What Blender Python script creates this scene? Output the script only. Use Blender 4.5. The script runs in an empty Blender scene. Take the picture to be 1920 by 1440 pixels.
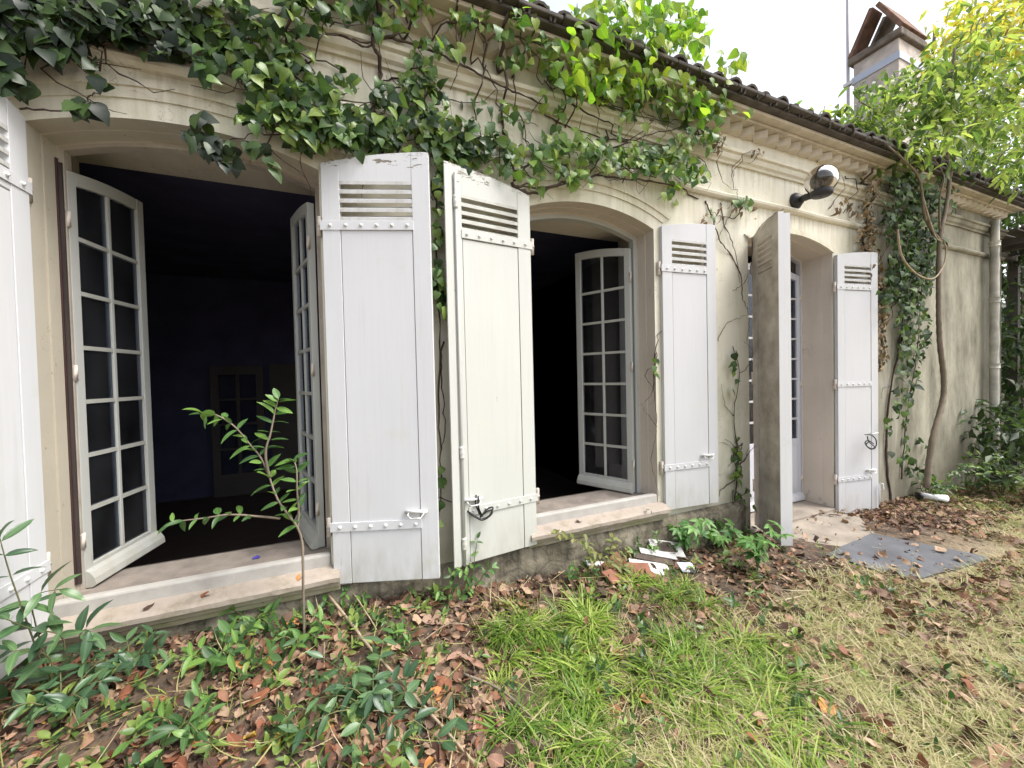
import bpy, math, random
import numpy as np
from mathutils import Vector, Matrix
random.seed(7); rng = np.random.default_rng(11)
SC = bpy.context.scene; COL = SC.collection
R = math.radians

# ------------------------------------------------------------------ camera, sky, sun, exposure
F_PX = 720.0; YAW, PITCH, ROLL = R(22.918), R(-1.185), R(-1.337)
CAM = np.array([0.0, -2.5, 1.55])
_f = np.array([math.sin(YAW)*math.cos(PITCH), math.cos(YAW)*math.cos(PITCH), math.sin(PITCH)])
_r = np.array([math.cos(YAW), -math.sin(YAW), 0.0]); _u = np.cross(_r, _f)
_r2 = math.cos(ROLL)*_r + math.sin(ROLL)*_u; _u2 = -math.sin(ROLL)*_r + math.cos(ROLL)*_u
cam = bpy.data.cameras.new('camera'); cam.sensor_width = 36; cam.lens = F_PX/1920*36
cam.clip_start = 0.02; cam.clip_end = 1000
co = bpy.data.objects.new('camera', cam); COL.objects.link(co)
co.matrix_world = Matrix(((_r2[0], _u2[0], -_f[0], CAM[0]), (_r2[1], _u2[1], -_f[1], CAM[1]), (_r2[2], _u2[2], -_f[2], CAM[2]), (0, 0, 0, 1)))
SC.camera = co

SUN_EL, SUN_AZ = R(58), R(128)          # azimuth clockwise from +Y (into the house) towards +X
w = bpy.data.worlds.new('World'); SC.world = w; w.use_nodes = True
nt = w.node_tree; bg = nt.nodes['Background']
sky = nt.nodes.new('ShaderNodeTexSky'); sky.sky_type = 'NISHITA'; sky.sun_disc = False
sky.sun_elevation = SUN_EL; sky.sun_rotation = SUN_AZ; sky.dust_density = 4.0; sky.air_density = 1.0; sky.ozone_density = 1.0
hsv = nt.nodes.new('ShaderNodeHueSaturation'); hsv.inputs['Saturation'].default_value = 0.35   # milky overcast
nt.links.new(sky.outputs[0], hsv.inputs['Color']); nt.links.new(hsv.outputs[0], bg.inputs[0]); bg.inputs[1].default_value = 0.15
sl = bpy.data.lights.new('sun', 'SUN'); sl.energy = 1.3; sl.angle = R(25); sl.color = (1, .96, .9)
so = bpy.data.objects.new('sun', sl); COL.objects.link(so)
sd = Vector((math.sin(SUN_AZ)*math.cos(SUN_EL), math.cos(SUN_AZ)*math.cos(SUN_EL), math.sin(SUN_EL)))
so.rotation_euler = sd.to_track_quat('Z', 'Y').to_euler()
SC.view_settings.view_transform = 'Standard'; SC.view_settings.look = 'None'
SC.view_settings.exposure = 1.26; SC.view_settings.gamma = 1.0; SC.view_settings.use_curve_mapping = False
SC.render.engine = 'CYCLES'; SC.cycles.max_bounces = 8; SC.cycles.transparent_max_bounces = 12

# ------------------------------------------------------------------ placing helpers
def ray(px, py):
    return _f + _r2*(px-960)/F_PX - _u2*(py-720)/F_PX
def at(px, py, y=0.0):                    # point of the upright plane at depth y seen there
    d = ray(px, py); return CAM + d*((y-CAM[1])/d[1])
def at_x(px, py, x):
    d = ray(px, py); return CAM + d*((x-CAM[0])/d[0])
def smooth(a, b, x):
    t = np.clip((x-a)/(b-a), 0, 1); return t*t*(3-2*t)
_gx = [-60, -4, -1.3, -.1, 1, 2.3, 4, 5.5, 8.6, 12, 60]; _gz = [.3, .3, .28, .22, .10, .03, -.02, -.06, -.2, -.3, -.5]
def G(x, y):                              # ground height
    x = np.asarray(x, float); y = np.asarray(y, float)
    h = np.interp(x, _gx, _gz)
    k = 1 - 0.8*smooth(0.0, 1.6, -y)
    flat = smooth(3.2, 3.7, x)*(1-smooth(5.0, 5.6, x))*(1-smooth(.9, 1.5, -y))
    n = 0.022*np.sin(3.1*x+1.3*y)*np.cos(2.7*y-1.1*x)+0.012*np.sin(8.3*x-2)*np.sin(7.7*y+1)
    z = h*k + n*(1-flat)*smooth(0, .3, -y+.12)
    return np.where(y > .12, -0.45, z)
def gnd(px, py):                          # where the sight line meets the ground
    d = ray(px, py); z = .05
    for _ in range(25):
        t = (z-CAM[2])/d[2]; p = CAM+d*t; z = float(G(p[0], min(p[1], .1)))
    return np.array([p[0], p[1], z])

# ------------------------------------------------------------------ mesh helpers
class MB:
    def __init__(s): s.v = []; s.f = []; s.m = []
    def add(s, V, Fc, mat=0):
        b = len(s.v); s.v += [tuple(map(float, p)) for p in V]; s.f += [tuple(b+i for i in f) for f in Fc]; s.m += [mat]*len(Fc); return s
    def box(s, c, d, M=None, mat=0):
        x, y, z = (k/2 for k in d)
        V = [Vector((i*x, j*y, k*z)) for i in (-1, 1) for j in (-1, 1) for k in (-1, 1)]
        if M is not None: V = [M @ p for p in V]
        V = [p+Vector(c) for p in V]
        return s.add(V, [(0, 1, 3, 2), (4, 6, 7, 5), (0, 4, 5, 1), (2, 3, 7, 6), (0, 2, 6, 4), (1, 5, 7, 3)], mat)
    def span(s, a, b, mat=0):
        return s.box([(a[i]+b[i])/2 for i in range(3)], [abs(b[i]-a[i]) for i in range(3)], None, mat)
    def prism(s, poly, y0, y1, mat=0):   # closed (x, z) outline extruded along y
        n = len(poly); V = [(x, y0, z) for x, z in poly]+[(x, y1, z) for x, z in poly]
        return s.add(V, [tuple(range(n)), tuple(range(2*n-1, n-1, -1))]+[(i, i+n, (i+1) % n+n, (i+1) % n) for i in range(n)], mat)
    def tube(s, pts, rad, n=6, mat=0, cap=True):
        P = [Vector(p) for p in pts]; k = len(P); rad = rad if hasattr(rad, '__len__') else [rad]*k
        V = []; up = Vector((.31, .17, .93))
        for i, p in enumerate(P):
            t = (P[min(i+1, k-1)]-P[max(i-1, 0)]); t = t.normalized() if t.length > 1e-9 else Vector((0, 0, 1))
            a = t.cross(up); a = a.normalized() if a.length > .05 else t.cross(Vector((1, 0, 0))).normalized(); b = t.cross(a); up = b.cross(t)*1.0
            V += [p+a*rad[i]*math.cos(2*math.pi*j/n)+b*rad[i]*math.sin(2*math.pi*j/n) for j in range(n)]
        Fc = [(i*n+j, i*n+(j+1) % n, (i+1)*n+(j+1) % n, (i+1)*n+j) for i in range(k-1) for j in range(n)]
        if cap: Fc += [tuple(range(n-1, -1, -1)), tuple(range((k-1)*n, k*n))]
        return s.add(V, Fc, mat)
    def lathe(s, prof, c=(0, 0, 0), n=16, mat=0, M=None):   # (r, z) profile
        V = [Vector((r*math.cos(2*math.pi*j/n), r*math.sin(2*math.pi*j/n), z)) for r, z in prof for j in range(n)]
        if M is not None: V = [M @ p for p in V]
        V = [p+Vector(c) for p in V]
        return s.add(V, [(i*n+j, i*n+(j+1) % n, (i+1)*n+(j+1) % n, (i+1)*n+j) for i in range(len(prof)-1) for j in range(n)], mat)
    def mesh(s, name, mats, smoothed=False):
        me = bpy.data.meshes.new(name); me.from_pydata(s.v, [], s.f)
        for m in (mats if isinstance(mats, (list, tuple)) else [mats]): me.materials.append(m)
        if any(s.m): me.polygons.foreach_set('material_index', s.m)
        if smoothed: me.polygons.foreach_set('use_smooth', [True]*len(me.polygons))
        me.update(); return me
    def build(s, name, mats, parent=None, smoothed=False, bevel=0):
        o = link(name, s.mesh(name, mats, smoothed), parent)
        if bevel:
            b = o.modifiers.new('bevel', 'BEVEL'); b.width = bevel; b.segments = 2; b.limit_method = 'ANGLE'; b.angle_limit = R(40)
        return o
def link(name, data, parent=None, M=None):
    o = bpy.data.objects.new(name, data); COL.objects.link(o)
    if parent is not None: o.parent = parent
    if M is not None: o.matrix_local = M
    return o
def tag(o, label=None, cat=None, group=None, kind=None):
    for k, v in (('label', label), ('category', cat), ('group', group), ('kind', kind)):
        if v: o[k] = v
    return o
def empty(name, loc=(0, 0, 0)):
    o = bpy.data.objects.new(name, None); COL.objects.link(o); o.location = loc; o.empty_display_size = .1; return o

def scatter(name, temps, Ms, Ts, which, mat, rnd, parent=None, origin=(0, 0, 0)):
    """one joined mesh of many copies: temps [(V, tris)], Ms (n,3,3), Ts (n,3)"""
    Vs, Fs, Rn = [], [], []; base = 0
    which = np.asarray(which); rnd = np.asarray(rnd)
    for k, (V, T) in enumerate(temps):
        idx = np.where(which == k)[0]
        if not len(idx): continue
        P = np.einsum('nij,vj->nvi', Ms[idx], V)+Ts[idx][:, None, :]-np.array(origin)
        n = len(V); Vs.append(P.reshape(-1, 3))
        Fs.append((np.arange(len(idx))[:, None, None]*n+T[None]+base).reshape(-1, 3)); base += len(idx)*n
        Rn.append(np.repeat(rnd[idx], len(T)))
    V = np.concatenate(Vs); T = np.concatenate(Fs); rn = np.concatenate(Rn)
    me = bpy.data.meshes.new(name); me.vertices.add(len(V)); me.vertices.foreach_set('co', V.ravel())
    me.loops.add(len(T)*3); me.loops.foreach_set('vertex_index', T.ravel().astype(np.int32))
    me.polygons.add(len(T)); me.polygons.foreach_set('loop_start', (np.arange(len(T))*3).astype(np.int32))
    me.polygons.foreach_set('loop_total', np.full(len(T), 3, np.int32))
    a = me.attributes.new('rnd', 'FLOAT', 'FACE'); a.data.foreach_set('value', rn.astype(np.float32))
    me.materials.append(mat); me.polygons.foreach_set('use_smooth', np.ones(len(T), bool)); me.update(calc_edges=True); me.validate()
    return link(name, me, parent)
def frame(t, n):
    """rotation whose Y is t (tip), Z about n"""
    t = t/np.linalg.norm(t, axis=-1, keepdims=True); x = np.cross(t, n); x /= np.linalg.norm(x, axis=-1, keepdims=True)+1e-9
    z = np.cross(x, t); return np.stack([x, t, z], -1)
def tomat(Mr, T):
    return Matrix([[*Mr[0], T[0]], [*Mr[1], T[1]], [*Mr[2], T[2]], [0, 0, 0, 1]])

# ------------------------------------------------------------------ materials
def newmat(name):
    m = bpy.data.materials.new(name); m.use_nodes = True; t = m.node_tree
    return m, t, t.nodes['Principled BSDF']
def N(t, kind, **kw):
    n = t.nodes.new(kind)
    for k, v in kw.items():
        if k in n.inputs: n.inputs[k].default_value = v
        else: setattr(n, k, v)
    return n
def noise(t, scale, detail=6, vec=None, rough=.6, stretch=None, coord='Object'):
    tc = N(t, 'ShaderNodeTexCoord'); mp = N(t, 'ShaderNodeMapping'); t.links.new(tc.outputs[coord], mp.inputs[0])
    if stretch: mp.inputs['Scale'].default_value = stretch
    n = N(t, 'ShaderNodeTexNoise', Scale=scale, Detail=detail, Roughness=rough); t.links.new(mp.outputs[0], n.inputs['Vector']); return n.outputs['Fac']
def ramp(t, fac, stops, interp='LINEAR'):
    r = N(t, 'ShaderNodeValToRGB'); r.color_ramp.interpolation = interp; e = r.color_ramp.elements
    while len(e) < len(stops): e.new(.5)
    for k, (p, c) in enumerate(stops): e[k].position = p; e[k].color = (*c, 1) if hasattr(c, '__len__') else (c, c, c, 1)
    t.links.new(fac, r.inputs[0]); return r.outputs[0]
def mix(t, fac, a, b, mode='MIX'):
    m = N(t, 'ShaderNodeMix', data_type='RGBA', blend_type=mode)
    for s, v in ((0, fac), (6, a), (7, b)):
        if isinstance(v, (int, float)): m.inputs[s].default_value = v if s == 0 else (v, v, v, 1)
        elif isinstance(v, tuple): m.inputs[s].default_value = (*v, 1)
        else: t.links.new(v, m.inputs[s])
    return m.outputs[2]
def math_(t, op, a, b=None, clamp=False):
    m = N(t, 'ShaderNodeMath', operation=op, use_clamp=clamp)
    for i, v in enumerate((a, b)):
        if v is None: continue
        if isinstance(v, (int, float)): m.inputs[i].default_value = v
        else: t.links.new(v, m.inputs[i])
    return m.outputs[0]
def maprange(t, v, a, b, c=0., d=1.):
    m = N(t, 'ShaderNodeMapRange'); t.links.new(v, m.inputs[0])
    for i, k in enumerate((a, b, c, d)): m.inputs[i+1].default_value = k
    return m.outputs[0]
def axis(t, i, coord='Object'):
    tc = N(t, 'ShaderNodeTexCoord'); s = N(t, 'ShaderNodeSeparateXYZ'); t.links.new(tc.outputs[coord], s.inputs[0]); return s.outputs[i]
def bump(t, bs, h, strength=.3, dist=.01):
    b = N(t, 'ShaderNodeBump', Strength=strength, Distance=dist); t.links.new(h, b.inputs['Height']); t.links.new(b.outputs[0], bs.inputs['Normal'])
def simple(name, col, rough=.6, var=.25, scale=8, bmp=.15, metallic=0, stretch=None):
    m, t, b = newmat(name); n = noise(t, scale, stretch=stretch)
    c = ramp(t, n, [(.25, tuple(k*(1-var) for k in col)), (.75, tuple(min(1, k*(1+var*.6)) for k in col))])
    t.links.new(c, b.inputs['Base Color']); b.inputs['Roughness'].default_value = rough; b.inputs['Metallic'].default_value = metallic
    if bmp: bump(t, b, noise(t, scale*6, stretch=stretch), bmp, .004)
    return m

def stucco(name, base, stain=True):
    m, t, b = newmat(name)
    big = noise(t, 1.3, 5); c = ramp(t, big, [(.3, tuple(k*.86 for k in base)), (.7, base)])
    streak = noise(t, 3.0, 7, stretch=(3.2, 1, .28))
    if stain:
        zz = axis(t, 2); xx = axis(t, 0)
        c = mix(t, ramp(t, streak, [(.52, 0), (.75, .5)]), c, (.45, .43, .30))
        pk = ramp(t, noise(t, 1.9, 4), [(.55, 0), (.78, .4)]); c = mix(t, pk, c, (.64, .55, .47))
        gr = ramp(t, noise(t, 2.6, 7, stretch=(1, 1, .5)), [(.52, 0), (.7, .6)]); c = mix(t, gr, c, (.42, .43, .28))
        # weathered grey end of the house
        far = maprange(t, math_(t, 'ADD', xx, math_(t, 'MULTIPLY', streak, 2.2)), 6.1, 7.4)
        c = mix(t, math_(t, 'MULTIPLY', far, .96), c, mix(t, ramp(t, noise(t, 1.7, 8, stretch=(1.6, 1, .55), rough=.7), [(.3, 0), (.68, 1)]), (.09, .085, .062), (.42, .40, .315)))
        # splash dirt along the foot of the wall
        low = maprange(t, math_(t, 'ADD', zz, math_(t, 'MULTIPLY', noise(t, 4, 6), .9)), .45, 1.25, 1, 0)
        c = mix(t, math_(t, 'MULTIPLY', low, .75), c, mix(t, noise(t, 11, 5), (.14, .12, .085), (.31, .29, .22)))
        ch = ramp(t, noise(t, 5.5, 9, rough=.7), [(.64, 0), (.665, .8)], 'LINEAR')
        c = mix(t, math_(t, 'MULTIPLY', ch, maprange(t, zz, .2, 1.7, 1, .12)), c, (.30, .29, .30))
    else:
        c = mix(t, ramp(t, streak, [(.5, 0), (.75, .5)]), c, tuple(k*.7 for k in base))
        ch = ramp(t, noise(t, 6.5, 9, rough=.7), [(.62, 0), (.65, .7)]); zz = axis(t, 2)
        c = mix(t, math_(t, 'MULTIPLY', ch, maprange(t, zz, .1, 1.2, 1, .1)), c, (.30, .29, .31))
        sp = ramp(t, noise(t, 38, 3), [(.70, 0), (.74, .6)]); c = mix(t, sp, c, (.20, .13, .09))
    if stain:      # run-off marks below the string courses and sills
        fine = noise(t, 6.0, 7, stretch=(3.5, 1, .10)); 
        for z0, ln in ((3.115, .45), (3.45, .22), (.32, .35)):
            f = math_(t, 'MULTIPLY', maprange(t, zz, z0-ln, z0, 0, 1), math_(t, 'LESS_THAN', zz, z0+.002)); f = math_(t, 'MULTIPLY', f, ramp(t, fine, [(.48, 0), (.70, .55)])); c = mix(t, f, c, (.235, .22, .15))
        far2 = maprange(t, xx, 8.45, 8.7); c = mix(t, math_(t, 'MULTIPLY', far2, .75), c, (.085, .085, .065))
    cr = N(t, 'ShaderNodeTexVoronoi', feature='DISTANCE_TO_EDGE', Scale=1.7); tc = N(t, 'ShaderNodeTexCoord')
    wv = N(t, 'ShaderNodeVectorMath', operation='ADD'); nz = N(t, 'ShaderNodeTexNoise', Scale=5.0, Detail=4.0); t.links.new(tc.outputs['Object'], nz.inputs['Vector'])
    t.links.new(tc.outputs['Object'], wv.inputs[0]); t.links.new(nz.outputs['Color'], wv.inputs[1]); t.links.new(wv.outputs[0], cr.inputs['Vector'])
    ck = math_(t, 'MULTIPLY', ramp(t, cr.outputs['Distance'], [(.0, 1), (.006, 0)]), ramp(t, noise(t, 1.1, 3), [(.5, 0), (.58, .7)]))
    c = mix(t, ck, c, (.16, .13, .09))
    t.links.new(c, b.inputs['Base Color']); b.inputs['Roughness'].default_value = .9; b.inputs['Specular IOR Level'].default_value = .2
    bump(t, b, math_(t, 'ADD', noise(t, 55, 4), math_(t, 'MULTIPLY', noise(t, 7, 4), 1.6)), .28, .006)
    return m

def paint(name, base=(.74, .745, .735), peel=None, wear=.5, under=(.30, .26, .21), grain=False, dirty=0):
    """painted wood; peel = (z0, z1): bare, flaking zone"""
    m, t, b = newmat(name); zz = axis(t, 2)
    c = ramp(t, noise(t, 2.2, 5, stretch=(1, 1, .35)), [(.3, tuple(k*.93 for k in base)), (.7, base)])
    dr = ramp(t, noise(t, 7, 6, stretch=(2.2, 2.2, .16)), [(.57, 0), (.82, .4)]); c = mix(t, dr, c, (.47, .47, .41))
    if dirty: c = mix(t, math_(t, 'MULTIPLY', ramp(t, noise(t, 5, 7), [(.35, 0), (.65, 1)]), dirty), c, (.20, .155, .115))
    gro = ramp(t, noise(t, 3.0, 6), [(.60, 0), (.72, .5)]); c = mix(t, gro, c, (.55, .56, .47))
    fl = noise(t, 9, 9, stretch=(.9, .9, 3.2), rough=.72); mk = None
    if peel:
        zf = maprange(t, zz, peel[0], peel[1]); mk = ramp(t, math_(t, 'MULTIPLY', fl, maprange(t, zf, 0, 1, .25, 1.02)), [(.55, 0), (.565, 1)], 'LINEAR')
    sc = ramp(t, noise(t, 14, 8, stretch=(2.6, 2.6, .16), rough=.65), [(.715-.05*wear, 0), (.725-.05*wear, 1)])
    if not dirty: ft_ = math_(t, 'MULTIPLY', maprange(t, zz, .0, .28, 1, 0), ramp(t, noise(t, 6, 7, stretch=(2, 2, .6)), [(.35, 0), (.7, .7)])); c = mix(t, ft_, c, (.36, .34, .27))
    fg = noise(t, 60, 4, stretch=(1.4, 1.4, .03)); c = mix(t, .5, c, ramp(t, fg, [(.3, .93), (.7, 1.0)]), 'MULTIPLY')
    mk = sc if mk is None else math_(t, 'MAXIMUM', mk, sc)
    uw = ramp(t, noise(t, 20, 5, stretch=(1, 1, .1)), [(.35, tuple(k*.45 for k in under)), (.65, under)])
    c = mix(t, mk, c, uw)
    t.links.new(c, b.inputs['Base Color']); b.inputs['Roughness'].default_value = .5
    h = math_(t, 'SUBTRACT', math_(t, 'MULTIPLY', noise(t, 30, 5, stretch=(1, 1, .12)), .25), mk); bump(t, b, h, .35, .003)
    return m

def leafmat(name, cols, trans=.3, rough=.42, joined=False, spots=0., tint=1.25):
    m, t, b = newmat(name)
    if joined:
        a = N(t, 'ShaderNodeAttribute', attribute_name='rnd'); fac = a.outputs['Fac']
    else:
        a = N(t, 'ShaderNodeObjectInfo'); fac = a.outputs['Random']
    n = len(cols); c = ramp(t, fac, [((i+.5)/n, k) for i, k in enumerate(cols)])
    nn = noise(t, 22 if joined else 26, 4); c = mix(t, .45, c, mix(t, nn, tuple([.45]*3), tuple([1.35]*3)), 'MULTIPLY')
    if not joined:
        ax = math_(t, 'ABSOLUTE', axis(t, 0)); vn = maprange(t, ax, .012, .035, .45, 0); c = mix(t, vn, c, mix(t, 1.0, c, (1.9, 1.8, 1.6), 'MULTIPLY'))
    if spots: c = mix(t, ramp(t, noise(t, 45, 3), [(.6, 0), (.68, spots)]), c, (.14, .07, .035))
    t.links.new(c, b.inputs['Base Color']); b.inputs['Roughness'].default_value = rough; b.inputs['Specular IOR Level'].default_value = .4
    if trans:
        tr = N(t, 'ShaderNodeBsdfTranslucent'); c2 = mix(t, 1.0, c, (tint*1.0, tint*1.12, tint*.55), 'MULTIPLY'); t.links.new(c2, tr.inputs[0])
        ms = N(t, 'ShaderNodeMixShader', Fac=trans); t.links.new(b.outputs[0], ms.inputs[1]); t.links.new(tr.outputs[0], ms.inputs[2])
        t.links.new(ms.outputs[0], t.nodes['Material Output'].inputs[0])
    return m
def pairmat(name, cols, **kw): return leafmat(name, cols, **kw), leafmat(name+'_mass', cols, joined=True, **kw)

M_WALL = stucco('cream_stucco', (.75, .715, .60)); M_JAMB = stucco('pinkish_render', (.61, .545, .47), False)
M_JAMBO = stucco('olive_beige_render', (.49, .445, .36), False); M_MOULD = stucco('moulding_render', (.71, .67, .55)); M_SILL = simple('worn_sill_paint', (.43, .365, .31), .8, .45, 5, .3)
t = M_SILL.node_tree; b = t.nodes['Principled BSDF']; src = b.inputs['Base Color'].links[0].from_socket
c = mix(t, ramp(t, noise(t, 5, 8, rough=.7), [(.44, 0), (.62, .8)]), src, (.20, .17, .125)); c = mix(t, math_(t, 'MULTIPLY', maprange(t, axis(t, 2), .34, .41, 1, 0), ramp(t, noise(t, 3, 6), [(.35, 0), (.6, .8)])), c, (.22, .23, .11)); t.links.new(c, b.inputs['Base Color'])
M_SILLG = simple('grey_sill_rail', (.43, .41, .38), .7, .3, 6, .25)
M_DUST = simple('dusty_threshold', (.25, .215, .185), .9, .45, 7, .3)
m, t, b = newmat('rough_plinth'); vo = N(t, 'ShaderNodeTexVoronoi', Scale=5.5, feature='DISTANCE_TO_EDGE'); tc = N(t, 'ShaderNodeTexCoord'); t.links.new(tc.outputs['Object'], vo.inputs['Vector'])
c = ramp(t, noise(t, 4, 8, rough=.7), [(.3, (.07, .06, .042)), (.5, (.20, .175, .125)), (.7, (.36, .32, .25))]); c = mix(t, ramp(t, noise(t, 5, 6, stretch=(2.5, 1, .3)), [(.48, 0), (.68, .8)]), c, (.055, .05, .035)); c = mix(t, ramp(t, vo.outputs['Distance'], [(.0, .5), (.05, 0)]), c, (.06, .05, .04))
t.links.new(c, b.inputs['Base Color']); b.inputs['Roughness'].default_value = .95; bump(t, b, math_(t, 'ADD', noise(t, 14, 8), math_(t, 'MINIMUM', vo.outputs['Distance'], .08)), 1.0, .02); M_PLINTH = m
M_SH = paint('white_shutter_paint', (.665, .673, .69), (2.26, 2.44), .25)
M_SHC = paint('ivory_shutter_paint', (.565, .572, .535), (2.22, 2.46), .35)
M_SHG = paint('grey_white_shutter_paint', (.56, .565, .58), None, .25)
M_SHB = paint('bare_weathered_wood', (.56, .51, .45), None, 1.5, (.19, .145, .11), dirty=.7)
M_EDGE = paint('white_shutter_edge', (.78, .78, .79), None, .45)
M_IRON = simple('painted_iron', (.70, .70, .68), .45, .12, 12, .1)
M_RUSTY = simple('worn_painted_iron', (.62, .55, .48), .55, .35, 14, .2)
M_CAS = paint('casement_paint', (.47, .48, .455), None, .55, (.33, .27, .22)); M_FRAME = simple('dark_frame_wood', (.045, .032, .028), .7, .5, 7, .3, stretch=(3, 3, .3))
M_FRAMEW = paint('flaking_frame_paint', (.48, .43, .37), None, 1.3, (.25, .18, .13), dirty=.5)
M_RED = simple('red_weather_strip', (.05, .022, .022), .6, .4, 9, .2)
M_DOORP = paint('lilac_white_door_paint', (.56, .57, .62), None, .2)
M_ROOF = simple('lichened_roof_tile', (.10, .088, .078), .95, .6, 7, .5); M_GEN = simple('limewashed_corbel', (.58, .52, .42), .9, .3, 6, .3)
M_CHIM = simple('chimney_render', (.60, .53, .47), .9, .45, 4, .5); M_CAP = simple('mossy_cap_stone', (.20, .165, .13), .95, .7, 6, .6)
M_OLDT = simple('mossy_old_tile', (.22, .125, .085), .95, .65, 7, .6); M_TERRA = simple('terracotta', (.25, .105, .065), .85, .4, 9, .3); M_FLASH = simple('zinc_flashing', (.50, .55, .66), .5, .1, 5, .05)
M_PIPE = simple('weathered_downpipe', (.50, .48, .42), .7, .45, 5, .3); M_BLACK = simple('black_iron', (.022, .022, .026), .5, .3, 10, .1)
M_CABLE = simple('black_cable', (.012, .012, .014), .35, .2, 10, 0)
M_ROOM = simple('darkened_room_wall', (.062, .062, .125), .95, .4, 3, 0); M_ROOMF = simple('dark_floor_boards', (.06, .04, .036), .7, .5, 4, .1, stretch=(1, 6, 1))  # wall colour carries the darkness of the rooms; floor is dark boards
M_ROOMW = simple('dim_interior_white', (.075, .067, .062), .8, .2, 3, 0)  # white woodwork with the room's dimness put into its colour
M_MAST = simple('pale_mast', (.55, .52, .55), .5, .15, 5, 0); M_CONC = simple('worn_concrete', (.29, .25, .205), .95, .4, 5, .5)
M_SLATE = simple('grey_slab', (.105, .11, .122), .75, .5, 3, .35); M_WHITE = simple('white_plastic', (.76, .76, .78), .35, .06, 6, .05)
M_WBOARD = simple('white_faced_board', (.62, .60, .58), .7, .4, 11, .2); M_SOILB = simple('dirty_board', (.10, .075, .06), .95, .6, 14, .4)
M_STEM = simple('ivy_stem_bark', (.085, .06, .045), .9, .5, 20, .4); M_TWIG = simple('pale_dry_stick', (.36, .28, .19), .85, .35, 16, .3)
M_BARK = simple('smooth_grey_bark', (.21, .17, .125), .9, .4, 9, .4); M_GSTEM = simple('green_stem', (.12, .12, .045), .7, .3, 14, .1)
M_DARKWOOD = simple('dark_boards', (.10, .09, .08), .9, .6, 5, .3)
m, t, b = newmat('window_glass'); gl = N(t, 'ShaderNodeBsdfGlossy', Roughness=.03); gl.inputs[0].default_value = (.85, .9, 1, 1)
tp = N(t, 'ShaderNodeBsdfTransparent'); tp.inputs[0].default_value = (.80, .82, .84, 1); fr = N(t, 'ShaderNodeFresnel', IOR=1.45); ms = N(t, 'ShaderNodeMixShader')
t.links.new(fr.outputs[0], ms.inputs[0]); t.links.new(tp.outputs[0], ms.inputs[1]); t.links.new(gl.outputs[0], ms.inputs[2]); df = N(t, 'ShaderNodeBsdfDiffuse'); df.inputs[0].default_value = (.5, .5, .5, 1); m2 = N(t, 'ShaderNodeMixShader'); t.links.new(ramp(t, noise(t, 4, 6, stretch=(1, 1, .5)), [(.3, .004), (.75, .035)]), m2.inputs[0]); t.links.new(ms.outputs[0], m2.inputs[1]); t.links.new(df.outputs[0], m2.inputs[2]); t.links.new(m2.outputs[0], t.nodes['Material Output'].inputs[0]); M_GLASS = m
m, t, b = newmat('smoked_globe_glass'); gl = N(t, 'ShaderNodeBsdfGlossy', Roughness=.02); gl.inputs[0].default_value = (.7, .68, .66, 1)
tp = N(t, 'ShaderNodeBsdfTransparent'); tp.inputs[0].default_value = (.25, .24, .235, 1); fr = N(t, 'ShaderNodeFresnel', IOR=1.45); ms = N(t, 'ShaderNodeMixShader')
ad = math_(t, 'ADD', fr.outputs[0], .08, True); t.links.new(ad, ms.inputs[0])
t.links.new(tp.outputs[0], ms.inputs[1]); t.links.new(gl.outputs[0], ms.inputs[2]); t.links.new(ms.outputs[0], t.nodes['Material Output'].inputs[0]); M_GLOBE = m

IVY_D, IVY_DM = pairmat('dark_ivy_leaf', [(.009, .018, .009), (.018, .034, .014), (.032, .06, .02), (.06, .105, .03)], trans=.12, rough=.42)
IVY_C, IVY_CM = pairmat('curtain_ivy_leaf', [(.022, .045, .016), (.04, .078, .024), (.06, .115, .03), (.11, .18, .04)], trans=.2, rough=.55)
IVY_M, IVY_MM = pairmat('ivy_leaf', [(.025, .055, .02), (.055, .11, .035), (.085, .16, .045), (.13, .22, .055), (.20, .28, .06)], trans=.3, rough=.35)
IVY_L, IVY_LM = pairmat('light_ivy_leaf', [(.06, .13, .035), (.11, .21, .05), (.17, .29, .055), (.28, .37, .08)], trans=.38, rough=.4)
CLM, CLM_M = pairmat('lime_climber_leaf', [(.11, .23, .03), (.19, .33, .04), (.28, .42, .055), (.40, .48, .07)], trans=.58, rough=.4)
TRE, TRE_M = pairmat('tree_leaf', [(.085, .14, .05), (.16, .23, .07), (.25, .32, .10), (.38, .43, .16)], trans=.55, rough=.4)
YEL, YEL_M = pairmat('yellow_tree_leaf', [(.30, .36, .08), (.45, .45, .10), (.58, .50, .12), (.60, .45, .10)], trans=.55, rough=.5)
DKT, DKT_M = pairmat('shade_leaf', [(.022, .042, .018), (.045, .078, .03), (.08, .125, .045)], trans=.3, rough=.45)
DEAD, DEAD_M = pairmat('dead_ivy_leaf', [(.12, .085, .045), (.22, .15, .08), (.33, .25, .14), (.17, .12, .07)], trans=.1, rough=.7)
LAUR, LAUR_M = pairmat('laurel_leaf', [(.04, .085, .042), (.065, .13, .06), (.10, .18, .075)], trans=.22, rough=.3)
SEED, SEED_M = pairmat('seedling_leaf', [(.05, .11, .035), (.09, .19, .05), (.15, .27, .06)], trans=.3, rough=.4)
PALM, PALM_M = pairmat('palmate_leaf', [(.09, .21, .06), (.13, .27, .075), (.17, .32, .09)], trans=.3, rough=.45)
ROSE, ROSE_M = pairmat('olive_leaf', [(.16, .19, .06), (.22, .24, .085), (.28, .27, .10)], trans=.3, rough=.5)
COV, COV_M = pairmat('ground_cover_leaf', [(.04, .085, .03), (.07, .14, .045), (.13, .21, .055), (.24, .32, .08)], trans=.3, rough=.35)
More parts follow.
